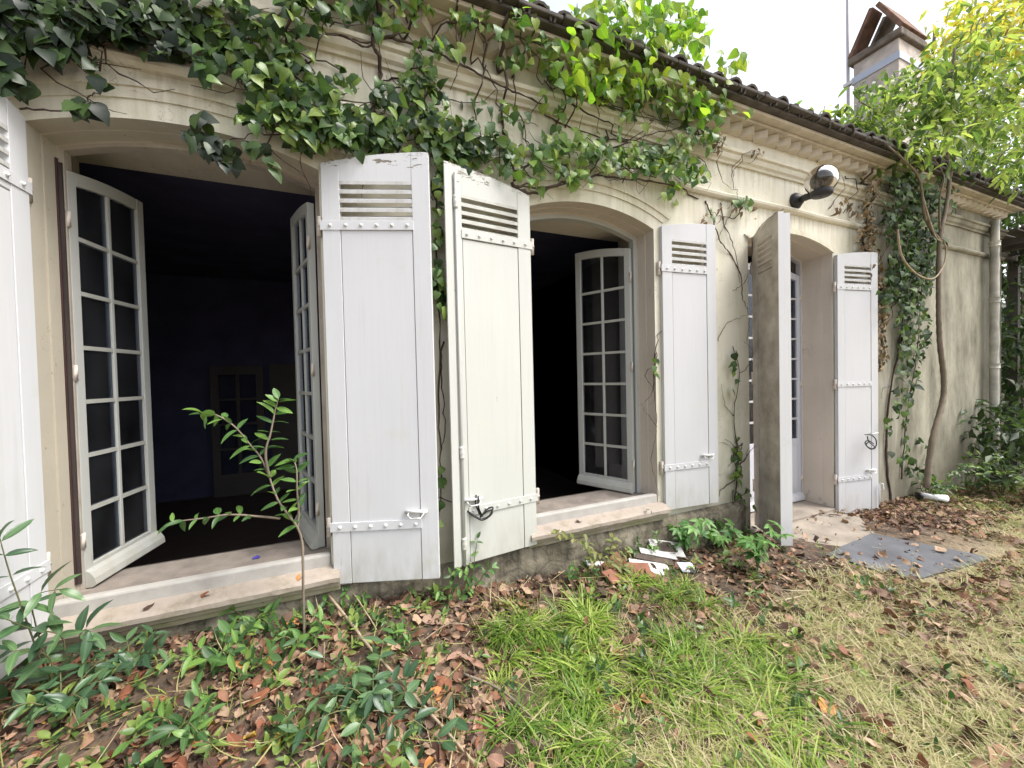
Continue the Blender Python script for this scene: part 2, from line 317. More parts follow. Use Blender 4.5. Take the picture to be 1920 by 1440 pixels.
LIT, LIT_M = pairmat('fallen_leaf', [(.06, .036, .026), (.12, .058, .036), (.21, .095, .055), (.31, .18, .11), (.43, .30, .20), (.28, .18, .13), (.15, .095, .068)], trans=.08, rough=.75, spots=.5)
LITY, _ = pairmat('yellow_fallen_leaf', [(.55, .33, .06), (.50, .27, .05), (.48, .36, .10)], trans=.15, rough=.6, spots=.3)
GRS_M = leafmat('grass_blade', [(.075, .145, .022), (.14, .245, .032), (.25, .365, .055), (.40, .47, .12)], trans=.35, rough=.45, joined=True)
DRY_M = leafmat('dry_grass_blade', [(.24, .28, .08), (.38, .37, .15), (.50, .42, .25), (.56, .48, .31), (.30, .34, .10)], trans=.25, rough=.6, joined=True)

# ------------------------------------------------------------------ ground
def lin(a, b, n): return list(np.linspace(a, b, n, endpoint=False))
xs = [-150, -60, -25, -10]+lin(-5, 10, 190)+[10, 13, 18, 30, 60, 150]
ys = [-150, -60, -25, -10, -6]+lin(-4, .2, 56)+[.2, 1, 3, 6, 12, 30, 60, 150]
X, Y = np.meshgrid(xs, ys); Z = G(X, Y)
g = MB(); nx = len(xs)
g.add(np.stack([X, Y, Z], -1).reshape(-1, 3), [(j*nx+i, j*nx+i+1, (j+1)*nx+i+1, (j+1)*nx+i) for j in range(len(ys)-1) for i in range(nx-1)])
m, t, b = newmat('leaf_littered_soil')
c = ramp(t, noise(t, 9, 9, rough=.75), [(.3, (.03, .021, .015)), (.5, (.075, .052, .036)), (.7, (.17, .125, .085))])
vo = N(t, 'ShaderNodeTexVoronoi', Scale=26.0, Randomness=1.0); tc = N(t, 'ShaderNodeTexCoord'); t.links.new(tc.outputs['Object'], vo.inputs['Vector'])
lc = N(t, 'ShaderNodeSeparateColor'); t.links.new(vo.outputs['Color'], lc.inputs[0])
c = mix(t, ramp(t, lc.outputs[0], [(.45, 0), (.6, .55)]), c, ramp(t, lc.outputs[1], [(.2, (.05, .03, .02)), (.5, (.13, .066, .04)), (.8, (.20, .13, .085))]))
xa = axis(t, 0); ya = axis(t, 1)
dg = maprange(t, math_(t, 'ADD', math_(t, 'MULTIPLY', ya, -1.0), math_(t, 'MULTIPLY', noise(t, 2, 4), .5)), .9, 1.5)
dg = math_(t, 'MULTIPLY', dg, maprange(t, xa, .4, 1.4)); c = mix(t, math_(t, 'MULTIPLY', dg, .75), c, mix(t, ramp(t, noise(t, 70, 8, rough=.8), [(.35, 0), (.65, 1)]), (.14, .11, .055), (.55, .46, .30)))
t.links.new(c, b.inputs['Base Color']); b.inputs['Roughness'].default_value = .95
bump(t, b, math_(t, 'ADD', noise(t, 30, 6), vo.outputs['Distance']), .7, .02)
tag(g.build('ground', m, smoothed=True), kind='structure')

# ------------------------------------------------------------------ house shell
house = empty('house'); tag(house, 'long single-storey cream stucco house with open white shutters, overgrown by ivy', 'house')
W1 = dict(x0=-1.335, x1=-.13, zb=.43, zs=2.77, rise=.115); W2 = dict(x0=1.17, x1=2.37, zb=.43, zs=2.745, rise=.12)
DR = dict(x0=3.52, x1=4.87, zb=-.03, zs=2.80, rise=.12); OPS = (W1, W2, DR)
def arc(o, inset=0, n=20, drop=None):
    """points along the head of an opening from left to right"""
    a, b2 = o['x0']+inset, o['x1']-inset; h = (o['x1']-o['x0'])/2; r = (h*h+o['rise']**2)/(2*o['rise']); cx = (o['x0']+o['x1'])/2; cz = o['zs']+o['rise']-r
    return [(x, cz+math.sqrt(max(0, (r-inset)**2-(x-cx)**2))) for x in np.linspace(a, b2, n)]
def outline(o, inset=0, n=20):
    p = arc(o, inset, n); return [(p[0][0], o['zb'])]+p+[(p[-1][0], o['zb'])]
def strip(mb, o, inset, y0, y1, mat=0, n=20):
    p = outline(o, inset, n); k = len(p)
    mb.add([(x, y0, z) for x, z in p]+[(x, y1, z) for x, z in p], [(i, i+1, i+1+k, i+k) for i in range(k-1)], mat)
def ring(mb, o, i0, i1, y, mat=0, n=20):
    p, q = outline(o, i0, n), outline(o, i1, n); k = len(p)
    mb.add([(x, y, z) for x, z in p]+[(x, y, z) for x, z in q], [(i, i+1, i+1+k, i+k) for i in range(k-1)], mat)
ZT, XA, XB = 3.86, -4.5, 9.2
wl = MB()
def rect(mb, x0, x1, z0, z1, y=0, mat=0, step=.25):
    nx_, nz_ = max(1, int((x1-x0)/step)), max(1, int((z1-z0)/step)); xx = np.linspace(x0, x1, nx_+1); zz = np.linspace(z0, z1, nz_+1)
    mb.add([(x, y, z) for z in zz for x in xx], [(j*(nx_+1)+i, j*(nx_+1)+i+1, (j+1)*(nx_+1)+i+1, (j+1)*(nx_+1)+i) for j in range(nz_) for i in range(nx_)], mat)
edges = [XA]+[v for o in OPS for v in (o['x0'], o['x1'])]+[XB]
for i in range(0, len(edges), 2): rect(wl, edges[i], edges[i+1], -.6, ZT)
for o in OPS:
    if o['zb'] > -.3: rect(wl, o['x0'], o['x1'], -.6, o['zb'])
    p = arc(o); wl.add([(x, 0, z) for x, z in p]+[(x, 0, ZT) for x, z in p], [(i, i+1, i+1+len(p), i+len(p)) for i in range(len(p)-1)])
# end gable and rear, so that the shell is closed
wl.add([(XB, 0, -.6), (XB, 6, -.6), (XB, 6, ZT), (XB, 0, ZT)], [(0, 1, 2, 3)]); wl.add([(XA, 6, -.6), (XA, 0, -.6), (XA, 0, ZT), (XA, 6, ZT)], [(0, 1, 2, 3)])
wl.add([(XA, 6, -.6), (XB, 6, -.6), (XB, 6, ZT), (XA, 6, ZT)], [(3, 2, 1, 0)])
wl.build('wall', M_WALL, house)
for o in OPS:
    rv = MB(); d1, d2 = (.19, .20) if o is not DR else (.30, .31)
    strip(rv, o, 0, 0, .10); ring(rv, o, 0, .006, .10); strip(rv, o, .006, .10, d1); ring(rv, o, .006, .016, d1); strip(rv, o, .016, d1, d2+.05)
    # splayed embrasure behind the frame with a flat lintel
    x0, x1, zl = o['x0']-.03, o['x1']+.03, o['zs']+.085; y0, y1 = d2+.05, .56
    rv.add([(x0, y0, o['zb']), (x0-.05, y1, o['zb']), (x0-.05, y1, zl), (x0, y0, zl), (x1, y0, o['zb']), (x1+.05, y1, o['zb']), (x1+.05, y1, zl), (x1, y0, zl)], [(0, 1, 2, 3), (7, 6, 5, 4), (3, 2, 6, 7)])
    rv.build('reveal', M_JAMB if o is not W1 else M_JAMBO, house)  # first window's reveal is darker and more olive than the others
# dark rooms
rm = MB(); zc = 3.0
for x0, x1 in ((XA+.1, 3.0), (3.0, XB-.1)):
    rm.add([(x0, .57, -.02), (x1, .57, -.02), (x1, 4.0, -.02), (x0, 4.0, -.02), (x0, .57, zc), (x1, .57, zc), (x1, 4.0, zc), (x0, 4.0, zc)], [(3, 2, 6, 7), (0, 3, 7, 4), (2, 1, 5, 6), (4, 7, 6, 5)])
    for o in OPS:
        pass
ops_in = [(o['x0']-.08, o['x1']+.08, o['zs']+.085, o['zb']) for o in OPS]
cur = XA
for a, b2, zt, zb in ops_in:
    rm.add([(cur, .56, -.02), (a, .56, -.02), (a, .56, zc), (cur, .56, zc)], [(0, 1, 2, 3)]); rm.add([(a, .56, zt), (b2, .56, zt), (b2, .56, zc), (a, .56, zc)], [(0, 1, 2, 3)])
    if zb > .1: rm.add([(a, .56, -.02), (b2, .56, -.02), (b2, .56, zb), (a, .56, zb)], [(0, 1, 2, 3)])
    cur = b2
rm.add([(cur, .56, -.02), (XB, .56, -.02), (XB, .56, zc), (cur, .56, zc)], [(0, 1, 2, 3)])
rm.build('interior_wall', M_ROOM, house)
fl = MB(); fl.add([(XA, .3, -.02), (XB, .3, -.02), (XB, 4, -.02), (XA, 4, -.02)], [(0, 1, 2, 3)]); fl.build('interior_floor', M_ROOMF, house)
# glazed inner door dimly seen through the first window and a door frame through the second
def inner_door(x0, zt, wd, name, pale=None):
    d = MB(); y = 3.93
    d.span((x0, y-.03, -.02), (x0+.09, y+.03, zt)); d.span((x0+wd-.09, y-.03, -.02), (x0+wd, y+.03, zt)); d.span((x0+.09, y-.028, zt-.12), (x0+wd-.09, y+.028, zt)); d.span((x0+.09, y-.026, -.02), (x0+wd-.09, y+.026, .28))
    o = d.build(name, M_ROOMW, house)
    xm = x0+wd/2; b_ = MB(); b_.span((xm-.02, y-.02, .28), (xm+.02, y+.02, zt-.12)); b_.build('glazing_bar', M_ROOMW, o)
    for k in range(1, 4):
        z = .28+(zt-.4)*k/4; b_ = MB(); b_.span((x0+.09, y-.017, z-.015), (xm-.02, y+.017, z+.015)); b_.span((xm+.02, y-.017, z-.015), (x0+wd-.09, y+.017, z+.015)); b_.build('glazing_bar', M_ROOMW, o)
    g_ = MB(); g_.span((x0+.09, y-.004, .28), (x0+wd-.09, y+.004, zt-.12)); g_.build('pane', M_GLASS, o)
inner_door(-1.75, 1.78, .62, 'interior_door'); pn = MB(); pn.span((-1.05, 3.9, -.02), (-.1, 3.96, 1.80)); pn.build('interior_panel', M_ROOMW, house)
fb = MB(); x0 = at(1040, 700, 3.93)[0]; fb.span((x0, 3.88, -.02), (x0+.05, 3.96, 1.95)); fb.span((x0+.30, 3.88, -.02), (x0+.40, 3.96, 1.95)); fb.span((x0, 3.89, 1.95), (x0+.40, 3.955, 2.05)); fb.build('interior_door_frame', M_ROOMW, house)

# string courses: two mouldings along the facade
def moulding(name, prof, x0, x1, mats):
    mb = MB(); k = 40; xx = np.linspace(x0, x1, k); n = len(prof); w_ = [.004*math.sin(3.3*x+1)+.003*math.sin(9*x) for x in xx]
    mb.add([(x, -y, z+dz) for x, dz in zip(xx, w_) for y, z in prof], [(i*n+j, (i+1)*n+j, (i+1)*n+j+1, i*n+j+1) for i in range(k-1) for j in range(n-1)]+[tuple(range(n)), tuple(range((k-1)*n, k*n))[::-1]])
    return mb.build(name, mats, house)
moulding('string_course', [(0, 3.45), (.02, 3.45), (.025, 3.47), (.045, 3.485), (.055, 3.51), (.055, 3.525), (.075, 3.535), (.08, 3.56), (.0, 3.585)], XA, XB-.02, M_MOULD)
moulding('string_course', [(0, 3.115), (.025, 3.12), (.04, 3.135), (.045, 3.155), (.035, 3.17), (0, 3.18)], XA, XB-.02, M_MOULD)
# curved hood moulds over the two windows, a stepped inner arch on the door
def hood(o, bands):
    mb = MB()
    for i0, i1, dep in bands:
        p, q = arc(o, i0, 28), arc(o, i1, 28); p = [(x, z) for x, z in p]; k = len(p)
        mb.add([(x, -dep, z) for x, z in p]+[(x, -dep, z) for x, z in q]+[(x, 0, z) for x, z in p]+[(x, 0, z) for x, z in q],
               [(i, i+1, i+1+k, i+k) for i in range(k-1)]+[(i, i+2*k, i+1+2*k, i+1) for i in range(k-1)]+[(i+k, i+1+k, i+1+3*k, i+3*k) for i in range(k-1)]+[(0, k, 3*k, 2*k), (k-1, 3*k-1, 4*k-1, 2*k-1)])
    mb.build('hood_mould', M_MOULD, house)
for o in (W1, W2): hood(o, [(-.15, -.095, .010), (-.175, -.15, .020), (-.195, -.175, .012)])
hood(DR, [(-.035, .0, .02), (-.055, -.035, .012)])

# sills
for o in (W1, W2):
    a, b2 = o['x0']-.03, o['x1']+.045
    s = MB(); prof = [(.0, .455), (-.085, .432), (-.10, .42), (-.10, .395), (-.075, .385), (-.07, .36), (-.055, .35), (-.05, .325), (.0, .315)]
    k = 30; xx = np.linspace(a, b2, k); n = len(prof); rj = rng.normal(0, .0009, (k, n))
    s.add([(x, y+rj[i, j], z+rj[i, j]) for i, x in enumerate(xx) for j, (y, z) in enumerate(prof)], [(i*n+j, (i+1)*n+j, (i+1)*n+j+1, i*n+j+1) for i in range(k-1) for j in range(n-1)]+[tuple(range(n)), tuple(range((k-1)*n, k*n))[::-1]])
    s.build('sill', M_SILL, house)
    s = MB(); s.span((o['x0']+.003, .0, .43), (o['x1']-.003, .055, .525)); s.build('sill_rail', M_SILLG, house, bevel=.012)
    s = MB(); s.span((o['x0']+.003, .056, .44), (o['x1']-.003, .40, .488)); s.build('threshold', M_DUST, house)
    s = MB(); s.span((o['x0']-.02, .401, .44), (o['x1']+.02, .45, .475)); s.build('floor_strip', M_DARKWOOD, house)
# rough plinth below the windows
p_ = MB(); nx_, nz_ = 150, 16; xx = np.linspace(-1.6, 3.45, nx_); zz = np.linspace(-.25, .325, nz_)
yy = -.03-.03*np.abs(np.sin(xx[:, None]*5+np.sin(zz[None]*9)*1.5)*np.cos(zz[None]*8+xx[:, None]*2.2))+rng.normal(0, .006, (nx_, nz_)); yy[:, -1] = -.005; yy[-6:, :] *= np.linspace(1, 0.05, 6)[:, None]
p_.add([(x, yy[i, j], z) for i, x in enumerate(xx) for j, z in enumerate(zz)], [(i*nz_+j, (i+1)*nz_+j, (i+1)*nz_+j+1, i*nz_+j+1) for i in range(nx_-1) for j in range(nz_-1)])
p_.build('plinth', M_PLINTH, house, smoothed=True)

# corbel course of half-round tiles under the eaves, eaves tiles and roof
def half_tile(r, L, th, n=8, taper=.85, z0=0):
    mb = MB(); V = []
    for y, rr in ((0, r), (L, r*taper)):
        for rad in (rr, rr-th):
            V += [(rad*math.cos(math.pi*j/n), y, rad*math.sin(math.pi*j/n)+z0) for j in range(n+1)]
    k = n+1; Fc = []
    for j in range(n):
        Fc += [(j, j+1, 2*k+j+1, 2*k+j), (k+j, 3*k+j, 3*k+j+1, k+j+1), (j, k+j, k+j+1, j+1), (2*k+j, 2*k+j+1, 3*k+j+1, 3*k+j)]
    Fc += [(0, 2*k, 3*k, k), (n, k+n, 3*k+n, 2*k+n)]
    return mb.add(V, Fc)
gmb = MB(); gmb.box((0, 0, 0), (.118, .118, .075), Matrix.Rotation(R(45), 3, 'Z')); gm = gmb.mesh('corbel_brick', M_GEN)
x = -4.4
while x < XB:
    link('corbel_brick', gm, house, Matrix.Translation((x, -.018+random.uniform(-.006, .006), 3.765+random.uniform(-.006, .006))) @ Matrix.Rotation(random.uniform(-.06, .06), 4, 'Z') @ Matrix.Rotation(random.uniform(-.04, .04), 4, 'Y')); x += .168
bd = MB(); bd.span((XA, -.115, 3.806), (XB, -.003, 3.83)); bd.span((XA, -.19, 3.832), (XB+.1, -.001, 3.862)); bd.build('corbel_mortar', M_GEN, house, bevel=.006)
ft = MB(); ft.span((XA, -.245, 3.864), (XB+.2, -.1, 3.888))
for x in np.arange(-4.4, XB+.1, .33): dz = random.uniform(-.006, .006); ft.span((x-.163, -.285+random.uniform(-.012, .012), 3.894+dz), (x+.163, -.1, 3.925+dz))
ft.build('eaves_tile_course', M_ROOF, house, bevel=.008)
tm = half_tile(.088, .42, .016, 7, .88).mesh('roof_tile', M_ROOF); SL = R(17)
for row in range(2):
    for x in np.arange(-4.4, XB+.2, .2):
        y0 = -.27+row*.34; sink = .035*(1-min(1, max(0, (x-4.6)/1.5)))
        M_ = Matrix.Translation((x+random.uniform(-.012, .012), y0+random.uniform(-.02, .015), 3.905-sink+(y0+.27)*math.tan(SL)+row*.012)) @ Matrix.Rotation(SL+random.uniform(-.03, .03), 4, 'X') @ Matrix.Rotation(random.uniform(-.06, .06), 4, 'Y')
        link('roof_tile', tm, house, M_)
# the rest of the roof as one corrugated covering
rc = MB(); xx = np.arange(-4.6, XB+.31, .05); yy = [.3, 1.2, 2.4, 3.6]
rc.add([(x, y, 3.90+(y+.31)*math.tan(SL)+.06*abs(math.sin(math.pi*(x+4.4)/.2+math.pi/2))) for y in yy for x in xx], [(j*len(xx)+i, j*len(xx)+i+1, (j+1)*len(xx)+i+1, (j+1)*len(xx)+i) for j in range(len(yy)-1) for i in range(len(xx)-1)])
rc.add([(-4.6, 3.6, 5.07), (XB+.3, 3.6, 5.07), (XB+.3, 6.3, 3.8), (-4.6, 6.3, 3.8)], [(0, 1, 2, 3)])
rc.add([(-4.6, -.2, 3.945), (XB+.3, -.2, 3.945), (XB+.3, 3.6, 5.06), (-4.6, 3.6, 5.06)], [(3, 2, 1, 0)])
rc.build('roof', M_ROOF, house)

# chimney with a tent of leaning slabs
cx0, cx1, cy0, cy1, zt = 8.75, 9.50, 1.0, 1.64, 7.15
c_ = MB(); c_.span((cx0, cy0, 4.0), (cx1, cy1, zt)); chim = c_.build('chimney', M_CHIM, house, bevel=.015)
c_ = MB(); c_.span((cx0-.06, cy0-.06, zt), (cx1+.06, cy1+.06, zt+.13)); c_.build('cap_slab', M_CAP, chim, bevel=.02)
c_ = MB(); c_.span((cx0-.02, cy0-.02, zt-.36), (cx1+.02, cy1+.02, zt-.24)); c_.build('flashing_band', M_FLASH, chim)
mid = (cy0+cy1)/2
def slab(y0, z0, y1, z1, x0, x1, mat, th=.07):
    d = Vector((0, y1-y0, z1-z0)); n = Vector((0, -d.z, d.y)).normalized()*th; V = []
    for x in (x0, x1):
        for p in (Vector((x, y0, z0)), Vector((x, y1, z1)), Vector((x, y1, z1))+n, Vector((x, y0, z0))+n): V.append(p)
    mb = MB(); mb.add(V, [(0, 1, 2, 3), (7, 6, 5, 4), (0, 4, 5, 1), (1, 5, 6, 2), (2, 6, 7, 3), (3, 7, 4, 0)]); return mb.build('cap_tile', mat, chim, bevel=.012)
slab(cy0-.02, zt+.13, mid-.01, zt+.78, cx0-.03, cx1+.03, M_OLDT); slab(mid+.01, zt+.78, cy1+.02, zt+.13, cx0-.03, cx0+.30, M_OLDT); slab(mid+.01, zt+.78, cy1+.02, zt+.13, cx0+.42, cx1+.03, M_CAP)
mast = empty('antenna_mast', (8.75, 1.72, 4.2)); tag(mast, 'thin pale antenna mast rising beside the chimney', 'antenna mast')
pt = at_x(1590, 150, 8.75); c_ = MB(); c_.tube([(0, pt[1]-1.72, 0), (0, pt[1]-1.72, 3.0), (0, pt[1]-1.72, 6.5)], .025, 8); c_.build('pole', M_MAST, mast, True)
c_ = MB(); c_.span((-.04, pt[1]-1.80, 2.62), (.04, pt[1]-1.66, 2.68)); c_.build('clamp', M_IRON, mast)
# downpipe with sockets
dp = MB(); dp.tube([(8.6, -.10, z) for z in (-.18, .6, 1.2, 1.9, 2.5, 3.0, 3.30, 3.62)], .052, 10)
dpo = dp.build('downpipe', M_PIPE, house, True)
for z in (.55, 1.5, 2.45, 3.25):
    c_ = MB(); c_.tube([(8.6, -.10, z), (8.6, -.10, z+.07)], .062, 10); c_.build('collar', M_PIPE, dpo)
# ragged roof of the next outbuilding jutting out past the corner
ob = empty('outbuilding_roof', (9.6, -.3, 3.4)); tag(ob, 'dark ragged lean-to roof just past the far corner of the house', 'outbuilding roof')
for k in range(6):
    c_ = MB(); c_.box((.35+k*.02, -.45+k*.17, .12+.012*k), (1.6, .15, .025), Matrix.Rotation(.03*math.sin(k*2.3), 3, 'Y')); c_.build('roof_board', M_DARKWOOD, ob)
for k in range(3):
    c_ = MB(); c_.box((-.1+k*.5, -.05, .05), (.07, 1.2, .09)); c_.build('rafter', M_DARKWOOD, ob)
for k in range(7):
    link('roof_tile', tm, ob, Matrix.Translation((-.25+k*.2, -.5, .19)) @ Matrix.Rotation(.1, 4, 'X'))
c_ = MB(); c_.span((1.2, .55, -4), (1.3, .65, .1)); c_.span((-.2, .55, -.05), (1.3, .65, .045)); c_.build('post', M_DARKWOOD, ob)

# ------------------------------------------------------------------ window frames and casements
def wood_frame(o, y0, y1, i0, i1, mat):
    f = MB(); ring(f, o, i0, i1, y0); ring(f, o, i0, i1, y1); strip(f, o, i1, y0, y1); return f.build('window_frame', mat, house)
wood_frame(W1, .192, .25, .012, .034, M_FRAMEW); wood_frame(W2, .192, .25, .012, .05, M_CAS); wood_frame(DR, .302, .355, .012, .03, M_DOORP)
def arc_top(u, w_, H, rise): return H+rise*(1-(1-u/w_)**2)
def prism_top(mb, u0, u1, v0, v1, z0, w_, H, rise, sub=0, n=6):
    us = np.linspace(u0, u1, n); mb.prism([(u0, z0)]+[(u1, z0)]+[(u, arc_top(u, w_, H, rise)-sub) for u in us[::-1]], v0, v1)
def casement(pos, ang, w_, H, rise, flip, rows=7, z_low=.11, mat=M_CAS, name='casement', lock=False):
    """leaf hinged at pos; local +x runs from the hinge to the free edge"""
    S = .055; th = .04; f = MB(); s_ = -1 if flip else 1
    f.prism([(0, 0), (S, 0), (S, arc_top(S, w_, H, rise)), (0, H)], 0, th)
    prism_top(f, w_-S, w_, 0, th, 0, w_, H, rise); f.span((S, .002, 0), (w_-S, th-.002, z_low))
    us = np.linspace(S, w_-S, 7); f.prism([(u, arc_top(u, w_, H, rise)-.07) for u in us]+[(u, arc_top(u, w_, H, rise)) for u in us[::-1]], .002, th-.002)
    o = f.build(name, mat, house, bevel=.004)
    o.matrix_local = Matrix.Translation(pos) @ Matrix.Rotation(ang, 4, 'Z')
    b_ = MB(); b_.prism([(0, 0)]*0+[(.0, .01), (w_, .01), (w_, .012), (0, .012)], -.001, -.0005)
    # drip moulding
    pr = [(-.0, .09), (-.022, .075), (-.04, .045), (-.045, .012), (-.03, .0), (0, .0)] if not flip else [(th, .09), (th+.022, .075), (th+.04, .045), (th+.045, .012), (th+.03, .0), (th, .0)]
    b_ = MB(); b_.add([(u, y, z) for u in (0, w_) for y, z in pr], [tuple(range(6)), tuple(range(11, 5, -1))]+[(i, i+6, (i+1) % 6+6, (i+1) % 6) for i in range(6)]); b_.build('drip_bar', mat, o)
    x0, x1, z0 = S, w_-S, z_low; um = (x0+x1)/2; tb = .022
    g_ = MB(); g_.span((um-tb/2, .006, z0), (um+tb/2, th-.006, arc_top(um, w_, H, rise)-.065)); g_.build('glazing_bar', mat, o, bevel=.004)
    zs = [z0+(H-.07+rise*.4-z0)*k/rows for k in range(rows+1)]
    bm_ = MB(); bm_.span((x0, .008, -tb/2), (x1, th-.008, tb/2)); bme = bm_.mesh('glazing_bar', mat)
    for k in range(1, rows): link('glazing_bar', bme, o, Matrix.Translation((0, 0, zs[k])))
    for k in range(rows):
        for a, b2 in ((x0, um-tb/2), (um+tb/2, x1)):
            lo, hi = zs[k]+(tb/2 if k else 0), zs[k+1]-(tb/2 if k < rows-1 else 0); g_ = MB()
            if k == rows-1: prism_top(g_, a, b2, th/2-.002, th/2+.002, lo, w_, H, rise, .07, 4)
            else: g_.span((a, th/2-.002, lo), (b2, th/2+.002, hi))
            g_.build('pane', M_GLASS, o)
    for z in (.25, H*.52, H-.25):
        h_ = MB(); h_.tube([(-.004, th/2+s_*-.02, z-.04), (-.004, th/2+s_*-.02, z+.04)], .011, 8); h_.build('hinge', M_RUSTY, o, True)
    return o
def dirang(a, b2): return math.atan2(b2[1]-a[1], b2[0]-a[0])
casement((-1.300, .205, .495), dirang((-1.300, .2), (-1.20, .736)), .545, 2.16, .075, False)
casement((-.172, .20, .495), dirang((-.172, .20), (-.318, .70)), .545, 2.16, .075, True)
casement((2.305, .20, .495), dirang((2.29, .196), (2.05, .675)), .545, 2.14, .075, True)
# red weather strip down the first jamb
c_ = MB(); c_.span((-1.3285, .176, .53), (-1.3205, .188, 2.70)); c_.build('weather_strip', M_RED, house); c_ = MB(); c_.span((-1.3195, .18, .53), (-1.306, .1915, 2.68)); c_.build('weather_strip', M_FRAME, house)
def french_leaf(x0, x1, flip):
    w_ = x1-x0; H = 2.60; o = casement((x0 if not flip else x1, .31 if not flip else .35, .03), 0 if not flip else math.pi, w_, H, .08, flip, 8, .72, M_DOORP, 'french_door')
    y0 = -.006 if not flip else .04; p = MB(); p.span((.09, y0, .14), (w_-.09, y0+.006, .62)); p.build('lower_panel', M_DOORP, o, bevel=.003)
    return o
french_leaf(3.553, 4.193, False); fd = french_leaf(4.197, 4.837, True)
h_ = MB(); h_.tube([(.565, .045, .90), (.565, .075, .90), (.50, .08, .90)], .009, 8); h_.build('handle', M_WHITE, fd, True)
h_ = MB(); h_.span((.55, .041, .80), (.58, .047, 1.05)); h_.build('handle_plate', M_WHITE, fd, bevel=.003)

# ------------------------------------------------------------------ shutters
bolt_me = MB().lathe([(0, .011), (.006, .0095), (.0095, .005), (.0105, 0)], n=8, M=Matrix.Rotation(R(90), 3, 'X')).mesh('bolt', M_IRON, True)
def shutter(hinge, free, z0, H, rise, w_, mat, face, straps=(.34, 2.085), label=None, back=None, latch=True, rod=False, plain=False, grooves=True, peelmat=None):
    """face -1: the ironwork is on local -y (towards the viewer), +1: on +y"""
    th = .036; S = .10; f = MB(); vf = 0 if face < 0 else th
    lz0, lz1 = H-.27+.02, H-.10
    zr = H-.37
    L0, L1 = H-.315, H-.105
    f.prism([(0, 0), (S, 0), (S, arc_top(S, w_, H, rise)), (0, H)], 0, th)
    prism_top(f, w_-S, w_, 0, th, 0, w_, H, rise)
    us = np.linspace(S, w_-S, 7); f.prism([(S, L1), (w_-S, L1)]+[(u, arc_top(u, w_, H, rise)) for u in us[::-1]], .002, th-.002)
    f.span((S, .002, zr), (w_-S, th-.002, L0))
    g = .004; f.span((S+g, .003, 0), (w_-S-g, th-.003, zr-.008)); f.span((S, .012, 0), (S+g, th-.012, zr)); f.span((w_-S-g, .012, 0), (w_-S, th-.012, zr)); f.span((S+g, .012, zr-.008), (w_-S-g, th-.012, zr))
    o = f.build('shutter', mat if back is None else [mat, back], house, bevel=.0025)
    ang = dirang(hinge, free); o.matrix_local = Matrix.Translation((hinge[0], hinge[1], z0)) @ Matrix.Rotation(ang, 4, 'Z') @ Matrix.Translation((0, 0 if face < 0 else 0, 0))
    if label: o['label'] = label
    sm = MB(); hs = (w_-2*S)/2; q = [(0.001, -.010), (.001, .010), (th-.001, .034), (th-.001, .016)] if face < 0 else [(th-.001, -.010), (th-.001, .010), (.001, .034), (.001, .016)]
    sm.add([(u, y, z) for u in (-hs, hs) for y, z in q], [(0, 1, 2, 3), (7, 6, 5, 4)]+[(i, i+4, (i+1) % 4+4, (i+1) % 4) for i in range(4)]); sme = sm.mesh('slat', mat)
    for k in range(5):
        z = L0+(L1-L0)*k/4.0-.004; link('slat', sme, o, Matrix.Translation((w_/2, 0, z)))
    if not plain:
        for z in straps:
            s2 = MB(); y = -.005 if face < 0 else th; s2.span((-.012, y, z-.027), (w_-S+.005, y+.005, z+.027)); so_ = s2.build('strap', mat, o, bevel=.0015)
            for k in range(6):
                u = .045+(w_-S-.075)*k/5*1.0; link('bolt', bolt_me, o, Matrix.Translation((u, (-.005 if face < 0 else th+.005), z)) @ (Matrix() if face < 0 else Matrix.Rotation(math.pi, 4, 'Z')))
        if latch:
            y = -.02 if face < 0 else th+.02; yb = 0 if face < 0 else th; s2 = MB(); zz_ = straps[0]+.075; u0 = w_-.19
            s2.tube([(u0, y*.5+yb*.5, zz_), (u0+.13, y*.5+yb*.5, zz_)], .011, 8); s2.tube([(u0+.02, yb, zz_), (u0+.02, y*1.6-yb*.6, zz_-.012), (u0+.035, y*1.9-yb*.9, zz_-.03), (u0+.095, y*1.9-yb*.9, zz_-.03), (u0+.11, y*1.6-yb*.6, zz_-.012), (u0+.11, yb, zz_)], .0045, 6)
            s2.build('handle', M_IRON, o, True)
        for z in straps:
            s2 = MB(); s2.tube([(-.022, th/2, z-.055), (-.022, th/2, z+.055)], .016, 8); s2.tube([(-.022, th/2, z-.005), (-.022, th/2, z+.005)], .019, 8); s2.build('hinge', M_RUSTY, o, True)
    if rod:
        y = -.012 if face < 0 else th+.012; s2 = MB(); u = w_-.055; s2.tube([(u, y, .0), (u, y, H+.02)], .0095, 8); s2.build('bolt_rod', mat, o, True)
        for z in (.14, .72, H-.16):
            s2 = MB(); s2.lathe([(.0, -.04), (.013, -.04), (.016, -.028), (.013, -.02), (.017, -.008), (.017, .008), (.013, .02), (.016, .028), (.013, .04), (0, .04)], (u, y, z), 10); s2.build('collar', mat, o, True)
        s2 = MB(); s2.tube([(u, y, .36), (u-.012, y-.025, .40), (u-.018, y-.032, .46), (u-.008, y-.03, .53), (u-.005, y-.025, .545)], [.012, .011, .009, .011, .015], 8); s2.tube([(u-.005, y-.028, .385), (u-.05, y-.028, .37)], .012, 8); s2.build('handle', M_RUSTY, o, True)
        s2 = MB(); s2.tube([(u, y, .005), (u-.025, y-.02, -.004), (u-.05, y-.02, .0)], .008, 8); s2.build('hook', M_RUSTY, o, True)
        # overlapping closing strip on the free edge
        s2 = MB(); ya, yb2 = (-.016, 0) if face < 0 else (th, th+.016); prism_top(s2, w_-.032, w_+.016, ya if face < 0 else yb2-.016, 0.0 if face < 0 else yb2, .0, w_, H-.005, rise); s2.build('closing_strip', mat, o, bevel=.003)
    return o
